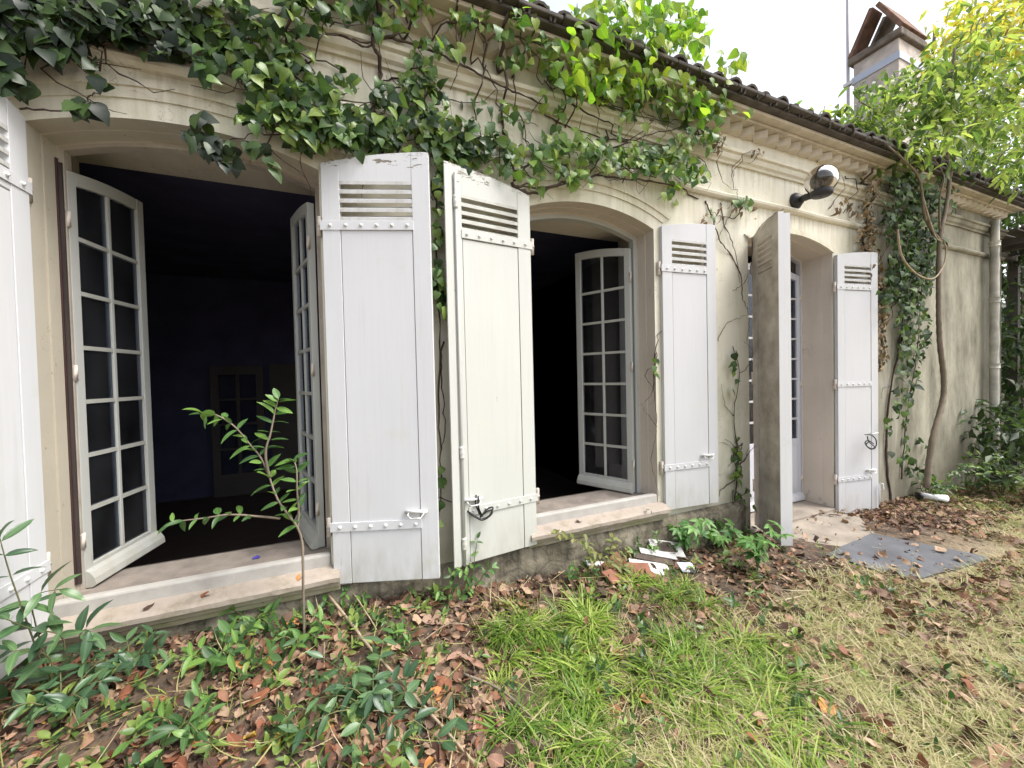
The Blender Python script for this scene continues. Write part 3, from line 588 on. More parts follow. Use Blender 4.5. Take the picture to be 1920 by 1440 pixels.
# 1: first window, left leaf, standing square to the wall
shutter((-1.358, -.015), (-1.368, -.62), .375, 2.40, .08, .60, M_SH, 1, latch=False)
# 2, 3: the pair between the windows
shutter((-.118, -.035), (.456, -.235), .355, 2.44, .07, .612, M_SH, -1, (.335, 2.085), 'brightest white shutter, its top rail flaking')
shutter((1.185, -.04), (.575, -.115), .355, 2.445, .08, .612, M_SHC, 1, (.335, 2.10), 'ivory shutter with a long bolt rod down its free edge', rod=True, latch=True)
shutter((2.425, -.035), (2.99, -.085), .385, 2.385, .06, .565, M_SHG, -1, (.36, 2.035))
s4 = shutter((4.875, -.045), (5.44, -.135), -.045, 2.82, .055, .585, M_SHG, -1, (.38, 1.42, 2.475))
s5 = shutter((3.575, .0), (3.345, -.388), .055, 2.76, .06, .46, M_SHB, 1, (.38, 1.42, 2.475), 'weathered brown shutter seen edge-on beside the doorway', plain=True)
c_ = MB(); th = .036; c_.span((.4605, -.003, .0), (.468, th+.003, 2.815)); c_.span((.42, th+.0005, .002), (.4600, th+.052, 2.77)); c_.span((.4602, th+.0035, .004), (.468, th+.052, 2.80)); c_.build('white_edge', M_EDGE, s5)
for z in (.38, 1.42, 2.475):
    h_ = MB(); h_.tube([(-.022, .018, z-.06), (-.022, .018, z+.06)], .02, 8); h_.build('hinge', M_RUSTY, s5, True)
h_ = MB(); h_.tube([(.44, .058, .02), (.44, .058, 2.80)], .008, 6); h_.build('bolt_rod', M_IRON, s5, True)
h_ = MB(); h_.tube([(.44, .058, 1.0), (.43, .09, .95), (.43, .095, .82), (.435, .08, .80)], .01, 6); h_.build('handle', M_IRON, s5, True)
h_ = MB(); h_.tube([(.585-.02, -.02, .06), (.585-.02, -.02, .30)], .008, 6); h_.tube([(.565, -.02, .30), (.575, -.05, .30), (.585, -.05, .24), (.575, -.03, .22)], .006, 6); h_.build('bolt', M_WHITE, s4, True)
c_ = MB(); c_.tube([(.45, -.005, .86), (.45, -.03, .86), (.53, -.03, .87), (.53, -.005, .87)], .008, 6); c_.build('handle', M_WHITE, s4, True)

# cable loops hanging on shutter handles
def torus_path(c, rx, rz, a0, a1, n, dy=0): return [(c[0]+rx*math.cos(a), c[1]+dy*math.sin(a*1.5), c[2]+rz*math.sin(a)) for a in np.linspace(a0, a1, n)]
def cable(px, py, y, label, pts_sets):
    p = at(px, py, y); o = empty('cable_loop', p); tag(o, label, 'cable', 'cable loops hung on the shutters')
    for pts in pts_sets:
        mb = MB(); q = [at(a, b2, y+dy)-p for a, b2, dy in pts]
        # smooth the polyline
        Q = []
        for i in range(len(q)-1):
            p0, p1, p2, p3 = q[max(i-1, 0)], q[i], q[i+1], q[min(i+2, len(q)-1)]
            for s in np.linspace(0, 1, 5, endpoint=False): Q.append(.5*((2*p1)+(-p0+p2)*s+(2*p0-5*p1+4*p2-p3)*s*s+(-p0+3*p1-3*p2+p3)*s**3))
        Q.append(q[-1]); mb.tube(Q, .0055, 7); mb.build('loop', M_CABLE, o, True)
cable(895, 935, -.14, 'black cable looped over the handle of the ivory shutter', [[(893, 928, 0), (892, 945, -.015), (900, 965, -.02), (905, 968, -.02)], [(897, 930, -.008), (897, 950, -.02), (903, 966, -.02)], [(876, 958, 0), (888, 966, -.01), (902, 973, -.02), (916, 968, -.025), (924, 955, -.02), (922, 951, -.01), (912, 956, -.008), (903, 968, -.015)], [(880, 962, -.01), (892, 970, -.02), (905, 975, -.025), (920, 966, -.03), (923, 956, -.02), (910, 961, -.015), (900, 970, -.015)]])
cable(1630, 815, -.175, 'black cable coiled on the handle of the far pale shutter', [[(1622, 815, 0), (1634, 816, -.01), (1642, 824, -.015), (1643, 835, -.01), (1636, 841, 0), (1627, 838, 0), (1622, 830, 0), (1628, 826, -.01), (1638, 832, -.01)], [(1626, 818, -.01), (1629, 828, -.015), (1638, 836, -.01), (1641, 840, 0), (1632, 842, 0), (1624, 834, 0), (1628, 829, -.01)]])

# ------------------------------------------------------------------ globe lamp
lp = empty('wall_lamp', (4.231, 0, 3.26)); tag(lp, 'black wall lamp with a smoked glass globe above the doorway', 'wall lamp')
gc = np.array([4.15, -.285, 3.325])-np.array([4.231, 0, 3.26])
c_ = MB(); c_.lathe([(.0, .0), (.082, .0), (.082, .022), (.064, .042), (.042, .07), (0, .07)], (0, 0, 0), 14, M=Matrix.Rotation(R(90), 3, 'X')); c_.build('wall_plate', M_BLACK, lp, True)
c_ = MB(); c_.tube([(0, -.03, -.01), (gc[0]*.35, gc[1]*.4, -.012), (gc[0], gc[1], gc[2]-.112)], [.036, .034, .04], 10); c_.build('arm', M_BLACK, lp, True)
c_ = MB(); c_.lathe([(0, -.035), (.075, -.035), (.088, -.02), (.09, .03), (.08, .034), (.0, .03)], (gc[0], gc[1], gc[2]-.112), 18); c_.build('cup', M_BLACK, lp, True)
c_ = MB(); c_.lathe([(.132*math.sin(a), .132*math.cos(a)) for a in np.linspace(0.001, math.pi*.86, 16)], tuple(gc), 24); c_.build('globe', M_GLOBE, lp, True)
c_ = MB(); c_.lathe([(0, .0), (.012, -.005), (.017, -.02), (.014, -.04), (.012, -.085), (0, -.085)], (gc[0], gc[1], gc[2]), 12); c_.build('bulb', M_WHITE, lp, True)

# ------------------------------------------------------------------ doorstep, slab, loose things
c_ = MB(); c_.prism([(0, 0)]*0+[(3.50, -.10), (4.90, -.10), (4.90, .02), (3.50, .02)], -.02, .55); st = c_.build('threshold', M_CONC, house, bevel=.01)
ds = MB(); P_ = [(3.50, -.02), (4.78, -.02), (4.86, -.22), (4.45, -.55), (4.1, -.52), (3.62, -.66), (3.45, -.4)]
n = len(P_); ds.add([(x, y, -.2) for x, y in P_]+[(x+.01, y, -.008-.012*(-y)) for x, y in P_], [tuple(range(2*n-1, n-1, -1))]+[(i, (i+1) % n, (i+1) % n+n, i+n) for i in range(n)])
tag(ds.build('doorstep', M_CONC, bevel=.008), 'worn concrete step in front of the doorway, strewn with dead leaves', 'doorstep')
P_ = [gnd(*p)[:2] for p in ((1552, 1042), (1640, 1007), (1858, 1050), (1705, 1092))]; n = len(P_); zg = max(float(G(p[0], p[1])) for p in P_)+.012
c0 = sum(np.array(p) for p in P_)/n; Pn = []
for i in range(n):
    for s_ in (0, .33, .66):
        q = np.array(P_[i])*(1-s_)+np.array(P_[(i+1) % n])*s_; Pn.append(q+rng.normal(0, .012, 2)+(q-c0)*.012*math.sin(s_*math.pi))
P_ = Pn; n = len(P_)
sb = MB(); sb.add([(x, y, zg-.06) for x, y in P_]+[(x, y, zg+.0) for x, y in P_], [tuple(range(2*n-1, n-1, -1)), tuple(range(n))]+[(i, (i+1) % n, (i+1) % n+n, i+n) for i in range(n)])
tag(sb.build('paving_slab', M_SLATE, bevel=.006), 'flat blue-grey slab lying on the leaves beyond the doorstep', 'slab')
a, b2 = gnd(1722, 941), gnd(1774, 946); a[2] += .075; b2[2] += .075
pp = empty('white_tube', a); tag(pp, 'white plastic tube with a dark end lying on dead leaves by the wall', 'tube')
d = b2-a; c_ = MB(); c_.tube([d*.08, d], .042, 12); c_.build('tube_body', M_WHITE, pp, True); c_ = MB(); c_.tube([d*-.02, d*.08], .044, 12); c_.tube([d*-.06, d*-.02], .012, 8); c_.build('end_cap', M_BLACK, pp, True)
# heap of tiles and boards under the second window
def slab_thing(name, label, cat, px, py, dz, L, Wd, th, yaw, pitch, roll, mat, group=None, dirt=None):
    p = gnd(px, py); o = empty(name, (p[0], p[1], p[2]+dz)); tag(o, label, cat, group)
    Mx = Matrix.Rotation(yaw, 3, 'Z') @ Matrix.Rotation(pitch, 3, 'Y') @ Matrix.Rotation(roll, 3, 'X')
    c = MB(); c.box((0, 0, th/2), (L, Wd, th), Mx); c.build('slab_face' if dirt else name+'_body', mat, o, bevel=.003)
    if dirt:
        e = MB(); k = 9; V = []; 
        for i in range(k):
            for j in range(k):
                u, v = (i/(k-1)-.42)*L*.75, (j/(k-1)-.5)*Wd*.8; r = math.hypot(u/(L*.36), v/(Wd*.42)); q = Mx @ Vector((u, v, th/2+max(-.004, .010*(1-r)+random.uniform(-.004, .004)))); V.append((q.x, q.y, q.z+th/2))
        e.add(V, [(i*k+j, (i+1)*k+j, (i+1)*k+j+1, i*k+j+1) for i in range(k-1) for j in range(k-1)]); e.build('soil_crust', M_SOILB, o, True)
    return o
HG = 'discarded boards and tiles in the heap under the second window'
slab_thing('terracotta_tile', 'red terracotta tile tilted at the left end of the heap', 'tile', 1150, 1090, .03, .20, .11, .014, .5, .25, .5, M_TERRA, HG)
slab_thing('terracotta_tile', 'red terracotta tile standing up at the back of the heap', 'tile', 1150, 1066, .03, .18, .10, .014, .2, -.3, .9, M_TERRA, HG)
slab_thing('terracotta_tile', 'red terracotta tile lying in the middle of the heap before the white boards', 'tile', 1196, 1080, .035, .20, .12, .014, -.3, .1, .55, M_TERRA, HG)
slab_thing('terracotta_tile', 'red terracotta tile in front of the heap, under the small leaves', 'tile', 1222, 1088, .03, .15, .10, .014, .9, .15, .5, M_TERRA, HG)
slab_thing('white_board', 'white board end sticking out at the left of the heap', 'board', 1118, 1066, .03, .16, .05, .012, -.2, .2, .4, M_WBOARD, HG)
for k, (px, py, dz, yw, lab) in enumerate([(1206, 1074, .02, -.50, 'lowest narrow white slat at the front of the stack in the heap'), (1216, 1068, .035, -.42, 'second narrow white slat from the bottom of the stack in the heap'), (1226, 1063, .055, -.46, 'dark dirty slat between the white slats of the heap'), (1234, 1058, .078, -.36, 'narrow white slat directly below the soil-caked board')]):
    slab_thing('white_board', lab, 'board', px, py, dz, .30, .055, .011, yw, .14+.03*k, .35, M_WBOARD if k != 2 else M_SOILB, HG)
slab_thing('white_board', 'topmost white board of the heap, caked with dark soil', 'board', 1250, 1052, .10, .27, .15, .012, -.32, .18, .42, M_WBOARD, HG, True)
slab_thing('grey_slate', 'pale grey slab at the right end of the heap', 'slab', 1288, 1070, .02, .13, .09, .012, -.2, .15, .35, M_FLASH, HG)

def smooth_path(q, k=4):
    q = [np.array(p, float) for p in q]; Q = []
    for i in range(len(q)-1):
        p0, p1, p2, p3 = q[max(i-1, 0)], q[i], q[i+1], q[min(i+2, len(q)-1)]
        for s in np.linspace(0, 1, k, endpoint=False): Q.append(.5*((2*p1)+(-p0+p2)*s+(2*p0-5*p1+4*p2-p3)*s*s+(-p0+3*p1-3*p2+p3)*s**3))
    return Q+[q[-1]]
def stick(label, pts, r0, r1, mat=M_TWIG, fork=None):
    P = [gnd(a, b2)+np.array([0, 0, h]) for a, b2, h in pts]; o = empty('fallen_stick', P[0]); tag(o, label, 'stick', 'dry sticks lying on the ground')
    Q = smooth_path([p-P[0] for p in P]); c = MB(); c.tube(Q, list(np.linspace(r0, r1, len(Q))), 6); c.build('stem', mat, o, True)
    if fork:
        Q = smooth_path([gnd(a, b2)+np.array([0, 0, h])-P[0] for a, b2, h in fork]); c = MB(); c.tube(Q, list(np.linspace(r0*.7, r1*.6, len(Q))), 5); c.build('side_shoot', mat, o, True)
stick('long pale stick lying from under the sill across the laurel to the bottom edge', [(585, 1106, .10), (640, 1168, .07), (700, 1240, .05), (760, 1310, .06), (830, 1385, .05), (890, 1445, .03)], .009, .005, fork=[(600, 1120, .09), (630, 1134, .07), (658, 1130, .07), (690, 1170, .05), (707, 1195, .04)])
stick('thin drooping twig left of the long pale stick', [(584, 1104, .12), (594, 1155, .09), (607, 1200, .06), (608, 1262, .02)], .003, .002)
stick('brown curved stick in the grass at the bottom edge', [(870, 1276, .03), (930, 1300, .03), (985, 1345, .03), (1030, 1400, .02), (1050, 1440, .02)], .007, .004, M_BARK)
stick('fine grey twig among the dead leaves below the first window', [(180, 1285, .03), (300, 1250, .03), (400, 1222, .03), (470, 1190, .05)], .004, .0025, M_BARK)
stick('thin twig standing out of the litter below the brightest shutter', [(790, 1215, .03), (840, 1190, .06), (880, 1188, .05)], .0025, .002)

# ------------------------------------------------------------------ leaf shapes
def tri_fan(pts):   # outline with a folded midrib: pts list of (x, y, z); first and last on the midrib
    return pts
def leaf_lance(wd=.34, fold=.12, curl=.12, n=5):
    V = []; T = []
    for i in range(n+1):
        s = i/n; w_ = wd*math.sin(math.pi*min(1, s*.93+.03))**.8*(1-.25*s) if 0 < i < n else 0
        zc = -curl*s*s; V += [(0, s, zc), (-w_/1.0*.5, s-.02*w_, zc+fold*w_), (w_*.5, s-.02*w_, zc+fold*w_)]
    for i in range(n):
        a, b2 = 3*i, 3*(i+1); T += [(a, b2, b2+1), (a, b2+1, a+1), (a, a+2, b2+2), (a, b2+2, b2)]
    return np.array(V), np.array(T)
def leaf_outline(pts, fold=.1, curl=.1, round_=True):
    """half outline (x>=0) from base to tip, mirrored, fanned from midrib points"""
    if round_:
        q = [pts[0]]
        for a, b2 in zip(pts[:-1], pts[1:]): q += [(a[0]*.75+b2[0]*.25, a[1]*.75+b2[1]*.25), (a[0]*.25+b2[0]*.75, a[1]*.25+b2[1]*.75)]
        pts = q+[pts[-1]]
    V = [(0, 0, 0)]; T = []; k = len(pts)
    mid_ = [(0, y, -curl*y*y) for x, y in pts]
    for x, y in pts: V.append((x, y, fold*x-.9*fold*x*x-curl*y*y))
    for x, y in pts: V.append((-x, y, fold*x-.9*fold*x*x-curl*y*y))
    V += mid_; R_ = 1; L_ = 1+k; Mi = 1+2*k
    prev = 0
    for i in range(k):
        if i == 0: T += [(0, R_, Mi), (0, Mi, L_)]
        else: T += [(Mi+i-1, R_+i-1, R_+i), (Mi+i-1, R_+i, Mi+i), (Mi+i-1, L_+i, L_+i-1), (Mi+i-1, Mi+i, L_+i)]
    return np.array(V), np.array(T)
IVYL = [leaf_outline([(.20, -.13), (.42, -.04), (.50, .14), (.40, .30), (.40, .46), (.24, .66), (.08, .90), (0, 1.0)], f, c) for f, c in ((.15, .12), (.32, .3), (.05, .4), (-.15, .3))]
IVYL.append(leaf_outline([(.22, -.10), (.44, .06), (.48, .28), (.36, .52), (.16, .80), (0, .98)], .25, .35)); IVYL.append(leaf_outline([(.20, -.10), (.40, .02), (.46, .22), (.34, .50), (.14, .78), (0, .94)], .5, .5))
HEART = [leaf_outline([(.22, -.12), (.42, .05), (.46, .28), (.34, .55), (.14, .82), (0, 1.02)], f, c) for f, c in ((.18, .15), (.35, .3), (.08, .4))]
LANC = [leaf_lance(.36, f, c) for f, c in ((.15, .1), (.3, .3), (.1, .45))]
OVAL = [leaf_lance(.52, f, c, 4) for f, c in ((.15, .1), (.3, .25))]
CARD = [leaf_lance(.42, .2, c, 2) for c in (.1, .35)]
DEADL = [leaf_outline([(.28, -.05), (.44, .15), (.30, .35), (.34, .55), (.15, .7), (0, 1.0)], f, c) for f, c in ((.8, .6), (1.1, .2), (.5, 1.0))]
LITL = []; CURL = []
for k in range(12):
    hw = random.uniform(.2, .48); f, c = random.uniform(-.7, 1.1), random.uniform(-.5, 1.0); CURL.append(abs(f)*.6+abs(c)*.6); j = lambda: random.uniform(-.06, .06)
    V, T = leaf_outline([(hw*.6, .04+j()), (hw+j(), .22+j()), (hw*.85+j(), .42+j()), (hw*.95+j(), .55), (hw*.5, .78+j()), (0, 1.0)], f, c); V = V.copy(); V[:, 2] += .12*np.sin(V[:, 0]*7+k)*np.cos(V[:, 1]*5); LITL.append((V-np.array([0, .5, 0]), T))
def palmate(n=5):
    Vs, Ts = [], []; b_ = 0
    for k in range(n):
        a = (k-(n-1)/2)*R(46); V, T = leaf_lance(.42, .2, .25, 4); s = 1-.12*abs(k-(n-1)/2); V = V*s; c, s2 = math.cos(a), math.sin(a)
        V = np.stack([V[:, 0]*c+V[:, 1]*s2, V[:, 1]*c-V[:, 0]*s2, V[:, 2]], -1); Vs.append(V); Ts.append(T+b_); b_ += len(V)
    return np.concatenate(Vs), np.concatenate(Ts)
PALML = [palmate(5), palmate(5)]
def as_mesh(name, VT, mat):
    V, T = VT; mb = MB(); mb.add(V, [tuple(x) for x in T]); return mb.mesh(name, mat, True)

def rand_dirs(n, base, spread):
    v = rng.normal(0, 1, (n, 3)); return np.array(base)+v*np.array(spread)
def plant_leaves(root, temps, mats, P, Tp, Nn, S, limit=300, name='leaf', massname='foliage', split=True):
    """300 largest-looking leaves as objects, the others as one mass"""
    n = len(P); origin = np.array(root.location); Rm = frame(Tp, Nn)*S[:, None, None]; which = rng.integers(0, len(temps), n); rnd = rng.random(n)
    show = S/np.linalg.norm(P-CAM, axis=1); order = np.argsort(-show); single = set(order[:limit].tolist()) if split else set()
    mes = [as_mesh(name, v, mats[0]) for v in temps]
    for i in order[:limit] if split else []: link(name, mes[which[i]], root, tomat(Rm[i], P[i]-origin))
    rest = np.array([i for i in range(n) if i not in single], int)
    if len(rest):
        o = scatter(massname, temps, Rm[rest], P[rest], which[rest], mats[1], rnd[rest], root, origin); o['kind'] = 'stuff'

def blob_points(blobs, y0, y1):
    P = []
    for cx, cy, rx, ry, n in blobs:
        for _ in range(n):
            a, r = random.uniform(0, 2*math.pi), math.sqrt(random.random())
            P.append(at(cx+rx*r*math.cos(a), cy+ry*r*math.sin(a), random.uniform(y0, y1)))
    return np.array(P)
def proud(x, z):      # how far the wall's mouldings stand out there
    k = .0
    if 3.43 < z < 3.62: k = .085
    elif 3.09 < z < 3.2: k = .05
    elif z > 3.70: k = .12 if z < 3.83 else .2
    for o in (W1, W2):
        h = (o['x1']-o['x0'])/2+.2
        if abs(x-(o['x0']+o['x1'])/2) < h and 2.7 < z < 3.1: k = max(k, .04)
    return k
def wall_stem(mb, pxpts, y, r0, r1, n=5, jit=.012):
    q = [at(a, b2, y+random.uniform(-.012, .008)) for a, b2 in pxpts]; Q = smooth_path(q, 7)
    for p in Q:
        p[1] -= proud(p[0], p[2]) if y > -.1 else 0
    Q = [p+rng.normal(0, jit*.35, 3)*np.array([1, .5, 1]) for p in Q]; mb.tube([tuple(p) for p in Q], list(np.linspace(r0*.72, r1*.72, len(Q))*(1+.15*rng.standard_normal(len(Q)))), n)
def ivy(label, blobs, temps, mats, y0, y1, smin, smax, stems=(), twigs=0, ysd=-.012, down=-.8, up=.35, cat='ivy', name='ivy_plant', stem_r=(.011, .004), stem_mat=M_STEM, nspread=.45):
    P = blob_points(blobs, y0, y1); n = len(P)
    for p in P:
        if y0 > -.3: p[1] -= proud(p[0], p[2])*.8
    loc = P.mean(0).copy(); loc[1] = 0
    root = empty(name, tuple(loc)); tag(root, label, cat)
    Tp = rand_dirs(n, (0, -.25, down), (.65, .3, .45)); Nn = rand_dirs(n, (0, -1, up), (nspread, .25, nspread)); S = smin+(smax-smin)*rng.random(n)**1.3
    plant_leaves(root, temps, mats, P, Tp, Nn, S)
    mb = MB()
    for s in stems:
        r0, r1 = stem_r if len(s) == 1 or not isinstance(s[0], (int, float)) else s[:2]; pts = s if not isinstance(s[0], (int, float)) else s[2]
        wall_stem(mb, pts, ysd, r0, r1); mb.v = [tuple(np.array(v)-loc) for v in mb.v]; mb.build('stem', stem_mat, root, True); mb = MB()
    for _ in range(twigs):
        p = P[random.randrange(n)].copy(); p[1] = random.uniform(-.03, -.008); q = [p.copy()]; d = np.array([random.uniform(-1, 1), 0, random.uniform(-1, .6)]); d /= np.linalg.norm(d)
        for _k in range(random.randint(4, 8)):
            d += np.array([random.gauss(0, .45), 0, random.gauss(0, .45)]); d /= np.linalg.norm(d)+1e-6; p = p+d*random.uniform(.04, .08); p[1] = random.uniform(-.035, -.006)-proud(p[0], p[2]); q.append(p.copy())
        mb.tube([tuple(v) for v in q], list(np.linspace(random.uniform(.003, .007), .0015, len(q))), 4)
    if mb.v: mb.v = [tuple(np.array(v)-loc) for v in mb.v]; mb.build('twigs', stem_mat, root, True)['kind'] = 'stuff'
    return root
# dark ivy over the first window
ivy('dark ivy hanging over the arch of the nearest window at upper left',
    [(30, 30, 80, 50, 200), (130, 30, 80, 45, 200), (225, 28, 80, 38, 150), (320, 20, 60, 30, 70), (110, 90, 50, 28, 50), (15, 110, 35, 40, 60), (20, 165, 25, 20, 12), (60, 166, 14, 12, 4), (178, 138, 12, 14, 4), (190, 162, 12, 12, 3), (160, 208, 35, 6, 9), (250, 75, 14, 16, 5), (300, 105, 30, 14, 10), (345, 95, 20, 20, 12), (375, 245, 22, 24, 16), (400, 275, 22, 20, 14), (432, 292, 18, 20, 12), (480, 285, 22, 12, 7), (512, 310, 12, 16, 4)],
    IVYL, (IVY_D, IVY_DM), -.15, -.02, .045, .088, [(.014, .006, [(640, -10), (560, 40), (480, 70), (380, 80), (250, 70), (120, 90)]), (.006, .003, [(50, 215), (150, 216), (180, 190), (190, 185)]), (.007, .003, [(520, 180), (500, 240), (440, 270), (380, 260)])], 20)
ivy('glossy mixed-green ivy trailing from the eaves to the right half of the first arch',
    [(340, 60, 40, 20, 26), (420, 30, 60, 30, 50), (410, 70, 40, 20, 26), (480, 60, 40, 26, 34), (395, 120, 26, 26, 22), (395, 145, 14, 14, 6), (440, 95, 40, 22, 34), (480, 145, 30, 30, 34), (495, 190, 25, 30, 30), (470, 215, 22, 22, 14), (505, 235, 30, 16, 16), (560, 60, 50, 34, 22), (575, 15, 50, 20, 26), (530, 110, 30, 22, 18)],
    IVYL, (IVY_M, IVY_MM), -.13, -.015, .04, .08, [(.01, .004, [(560, 40), (530, 110), (545, 180), (500, 240)]), (.012, .005, [(690, -10), (700, 60), (690, 110), (640, 90), (540, 85)]), (.006, .003, [(480, 70), (450, 110), (400, 140)])], 24)
ivy('dense mid-green ivy between the two windows above the pair of shutters',
    [(545, 110, 40, 30, 26), (560, 160, 40, 30, 34), (540, 220, 40, 26, 36), (590, 190, 40, 40, 44), (610, 240, 46, 36, 70), (565, 265, 36, 20, 22), (660, 240, 50, 40, 70), (640, 150, 30, 30, 14), (700, 260, 50, 30, 56), (720, 195, 30, 50, 34), (780, 150, 34, 36, 46), (800, 195, 40, 40, 50), (770, 250, 60, 36, 70), (830, 250, 50, 34, 60), (880, 260, 50, 34, 50), (915, 285, 46, 28, 40), (850, 300, 40, 20, 24), (640, 20, 60, 22, 26), (720, 20, 30, 22, 10), (700, 50, 16, 40, 10), (790, 90, 26, 20, 8), (880, 15, 18, 10, 4), (822, 400, 9, 100, 24), (830, 530, 18, 34, 26), (834, 565, 14, 18, 10), (826, 930, 8, 60, 8), (900, 190, 40, 20, 10), (960, 220, 30, 30, 12), (930, 320, 30, 14, 12)],
    IVYL, (IVY_M, IVY_MM), -.15, -.012, .04, .082, [(.022, .012, [(690, -10), (712, 60), (698, 100), (715, 140), (700, 200), (720, 290)]), (.013, .006, [(800, -10), (770, 60), (700, 100), (620, 85), (560, 92)]), (.02, .009, [(960, 30), (928, 80), (940, 160), (944, 250), (962, 345)]), (.013, .006, [(715, 90), (790, 110), (860, 140), (930, 175), (1010, 212), (1100, 250), (1180, 268)]), (.009, .004, [(822, 300), (818, 450), (825, 620), (822, 760), (826, 900), (822, 1010)]), (.011, .005, [(870, 60), (905, 120), (890, 200), (905, 300)]), (.010, .004, [(985, 90), (955, 170), (985, 240), (975, 320)]), (.009, .004, [(840, 40), (860, 110), (845, 170)]), (.009, .004, [(800, 80), (880, 70), (930, 85), (1000, 110)]), (.008, .003, [(720, 150), (790, 150), (850, 190), (940, 185)]), (.008, .003, [(905, 30), (880, 100), (910, 160), (950, 215), (1010, 235)]), (.007, .003, [(960, 100), (1010, 150), (1030, 200)]), (.008, .003, [(832, 640), (826, 700), (834, 800), (824, 850)])], 60)
ivy('lighter green ivy spread above the arch of the second window',
    [(985, 300, 40, 34, 30), (1035, 275, 34, 34, 40), (1060, 310, 40, 30, 36), (1110, 270, 36, 24, 30), (1140, 300, 44, 30, 44), (1195, 290, 40, 30, 44), (1240, 290, 30, 36, 40), (1270, 310, 40, 34, 60), (1285, 270, 26, 26, 26), (1300, 320, 26, 22, 26), (1255, 365, 20, 24, 14), (1195, 315, 30, 22, 20), (1005, 345, 18, 14, 7), (1082, 345, 22, 12, 9), (1060, 250, 30, 16, 12), (1165, 235, 40, 20, 14), (1035, 200, 34, 20, 10), (1325, 262, 14, 24, 20), (1310, 218, 40, 20, 40), (1130, 165, 60, 18, 40), (1210, 190, 60, 18, 46), (1270, 210, 40, 18, 34), (1060, 130, 40, 22, 26), (960, 120, 40, 20, 14), (760, 40, 50, 20, 20), (860, 60, 40, 20, 18), (930, 70, 40, 22, 20), (1010, 100, 40, 20, 20), (840, 110, 40, 20, 12), (1385, 378, 8, 12, 5), (1330, 395, 8, 14, 3), (1405, 382, 12, 9, 6)],
    IVYL+HEART[:2], (IVY_L, IVY_LM), -.17, -.012, .04, .078, [(.017, .008, [(955, 350), (990, 368), (1040, 352), (1100, 335), (1180, 342), (1250, 352), (1310, 372)]), (.013, .005, [(960, 345), (1000, 300), (1030, 260), (1050, 200), (1020, 150)]), (.010, .004, [(1060, 210), (1120, 240), (1180, 262), (1260, 280)]), (.010, .004, [(1100, 330), (1140, 280), (1220, 260), (1300, 240)]), (.011, .004, [(962, 355), (1010, 356), (1070, 345), (1140, 325), (1200, 322)]), (.009, .004, [(1020, 120), (1080, 190), (1150, 220), (1250, 245)]), (.010, .004, [(1060, 240), (1070, 200), (1060, 160)]), (.008, .003, [(1010, 330), (980, 250), (1010, 190)])], 60)
# lime climber on the roof edge
ivy('bright lime-green climber sprouting above the roof edge against the sky',
    [(1065, 120, 45, 50, 50), (1120, 45, 60, 45, 100), (1195, 70, 60, 60, 160), (1255, 45, 50, 45, 110), (1290, 115, 35, 45, 40), (1195, 140, 80, 40, 110), (1095, 140, 50, 40, 50), (1335, 180, 45, 40, 60), (1375, 115, 30, 25, 26), (1300, 60, 30, 50, 40), (985, 30, 20, 20, 10), (1000, 25, 35, 16, 12), (1300, 210, 60, 22, 30), (1240, 160, 60, 30, 40), (1200, 5, 70, 25, 50), (880, 10, 22, 10, 5), (1150, 180, 70, 25, 30), (1400, 205, 25, 15, 6)],
    HEART, (CLM, CLM_M), -.36, .12, .05, .092, [(.008, .003, [(1220, 190), (1230, 120), (1215, 40), (1225, -30)]), (.007, .003, [(1150, 170), (1120, 100), (1130, 20)]), (.006, .003, [(1290, 200), (1330, 160), (1380, 110)])], 0, -.15, -.6, .1, 'climbing plant', 'climbing_vine', nspread=.7)
# right-hand green curtain and the dead brown ivy beside it
ivy('dark green ivy curtain climbing the wall at the far end beside the slim tree',
    [(1690, 400, 34, 70, 230), (1725, 440, 40, 90, 340), (1705, 520, 45, 60, 260), (1712, 615, 34, 70, 170), (1702, 700, 22, 60, 80), (1680, 345, 32, 30, 40), (1745, 375, 40, 40, 70), (1685, 800, 22, 70, 30), (1720, 860, 25, 40, 30), (1660, 560, 12, 40, 20), (1765, 330, 20, 40, 20)],
    IVYL, (IVY_C, IVY_CM), -.22, -.02, .05, .09, [(.018, .008, [(1670, 935), (1662, 850), (1668, 740), (1690, 620), (1700, 480), (1690, 340)]), (.012, .005, [(1690, 900), (1700, 780), (1720, 650), (1730, 500)])], 24)
ivy('withered brown ivy trailing down from the eaves beside the far shutter',
    [(1622, 345, 12, 22, 26), (1625, 400, 11, 34, 46), (1622, 450, 17, 30, 80), (1640, 505, 14, 40, 80), (1655, 575, 12, 45, 80), (1652, 650, 10, 45, 60), (1582, 385, 20, 14, 14), (1600, 400, 10, 20, 8)],
    DEADL, (DEAD, DEAD_M), -.12, -.015, .035, .072, [(.022, .010, [(1610, 325), (1626, 400), (1618, 450), (1648, 520), (1655, 600), (1650, 690)]), (.009, .004, [(1585, 330), (1592, 380), (1580, 400)])], 8)
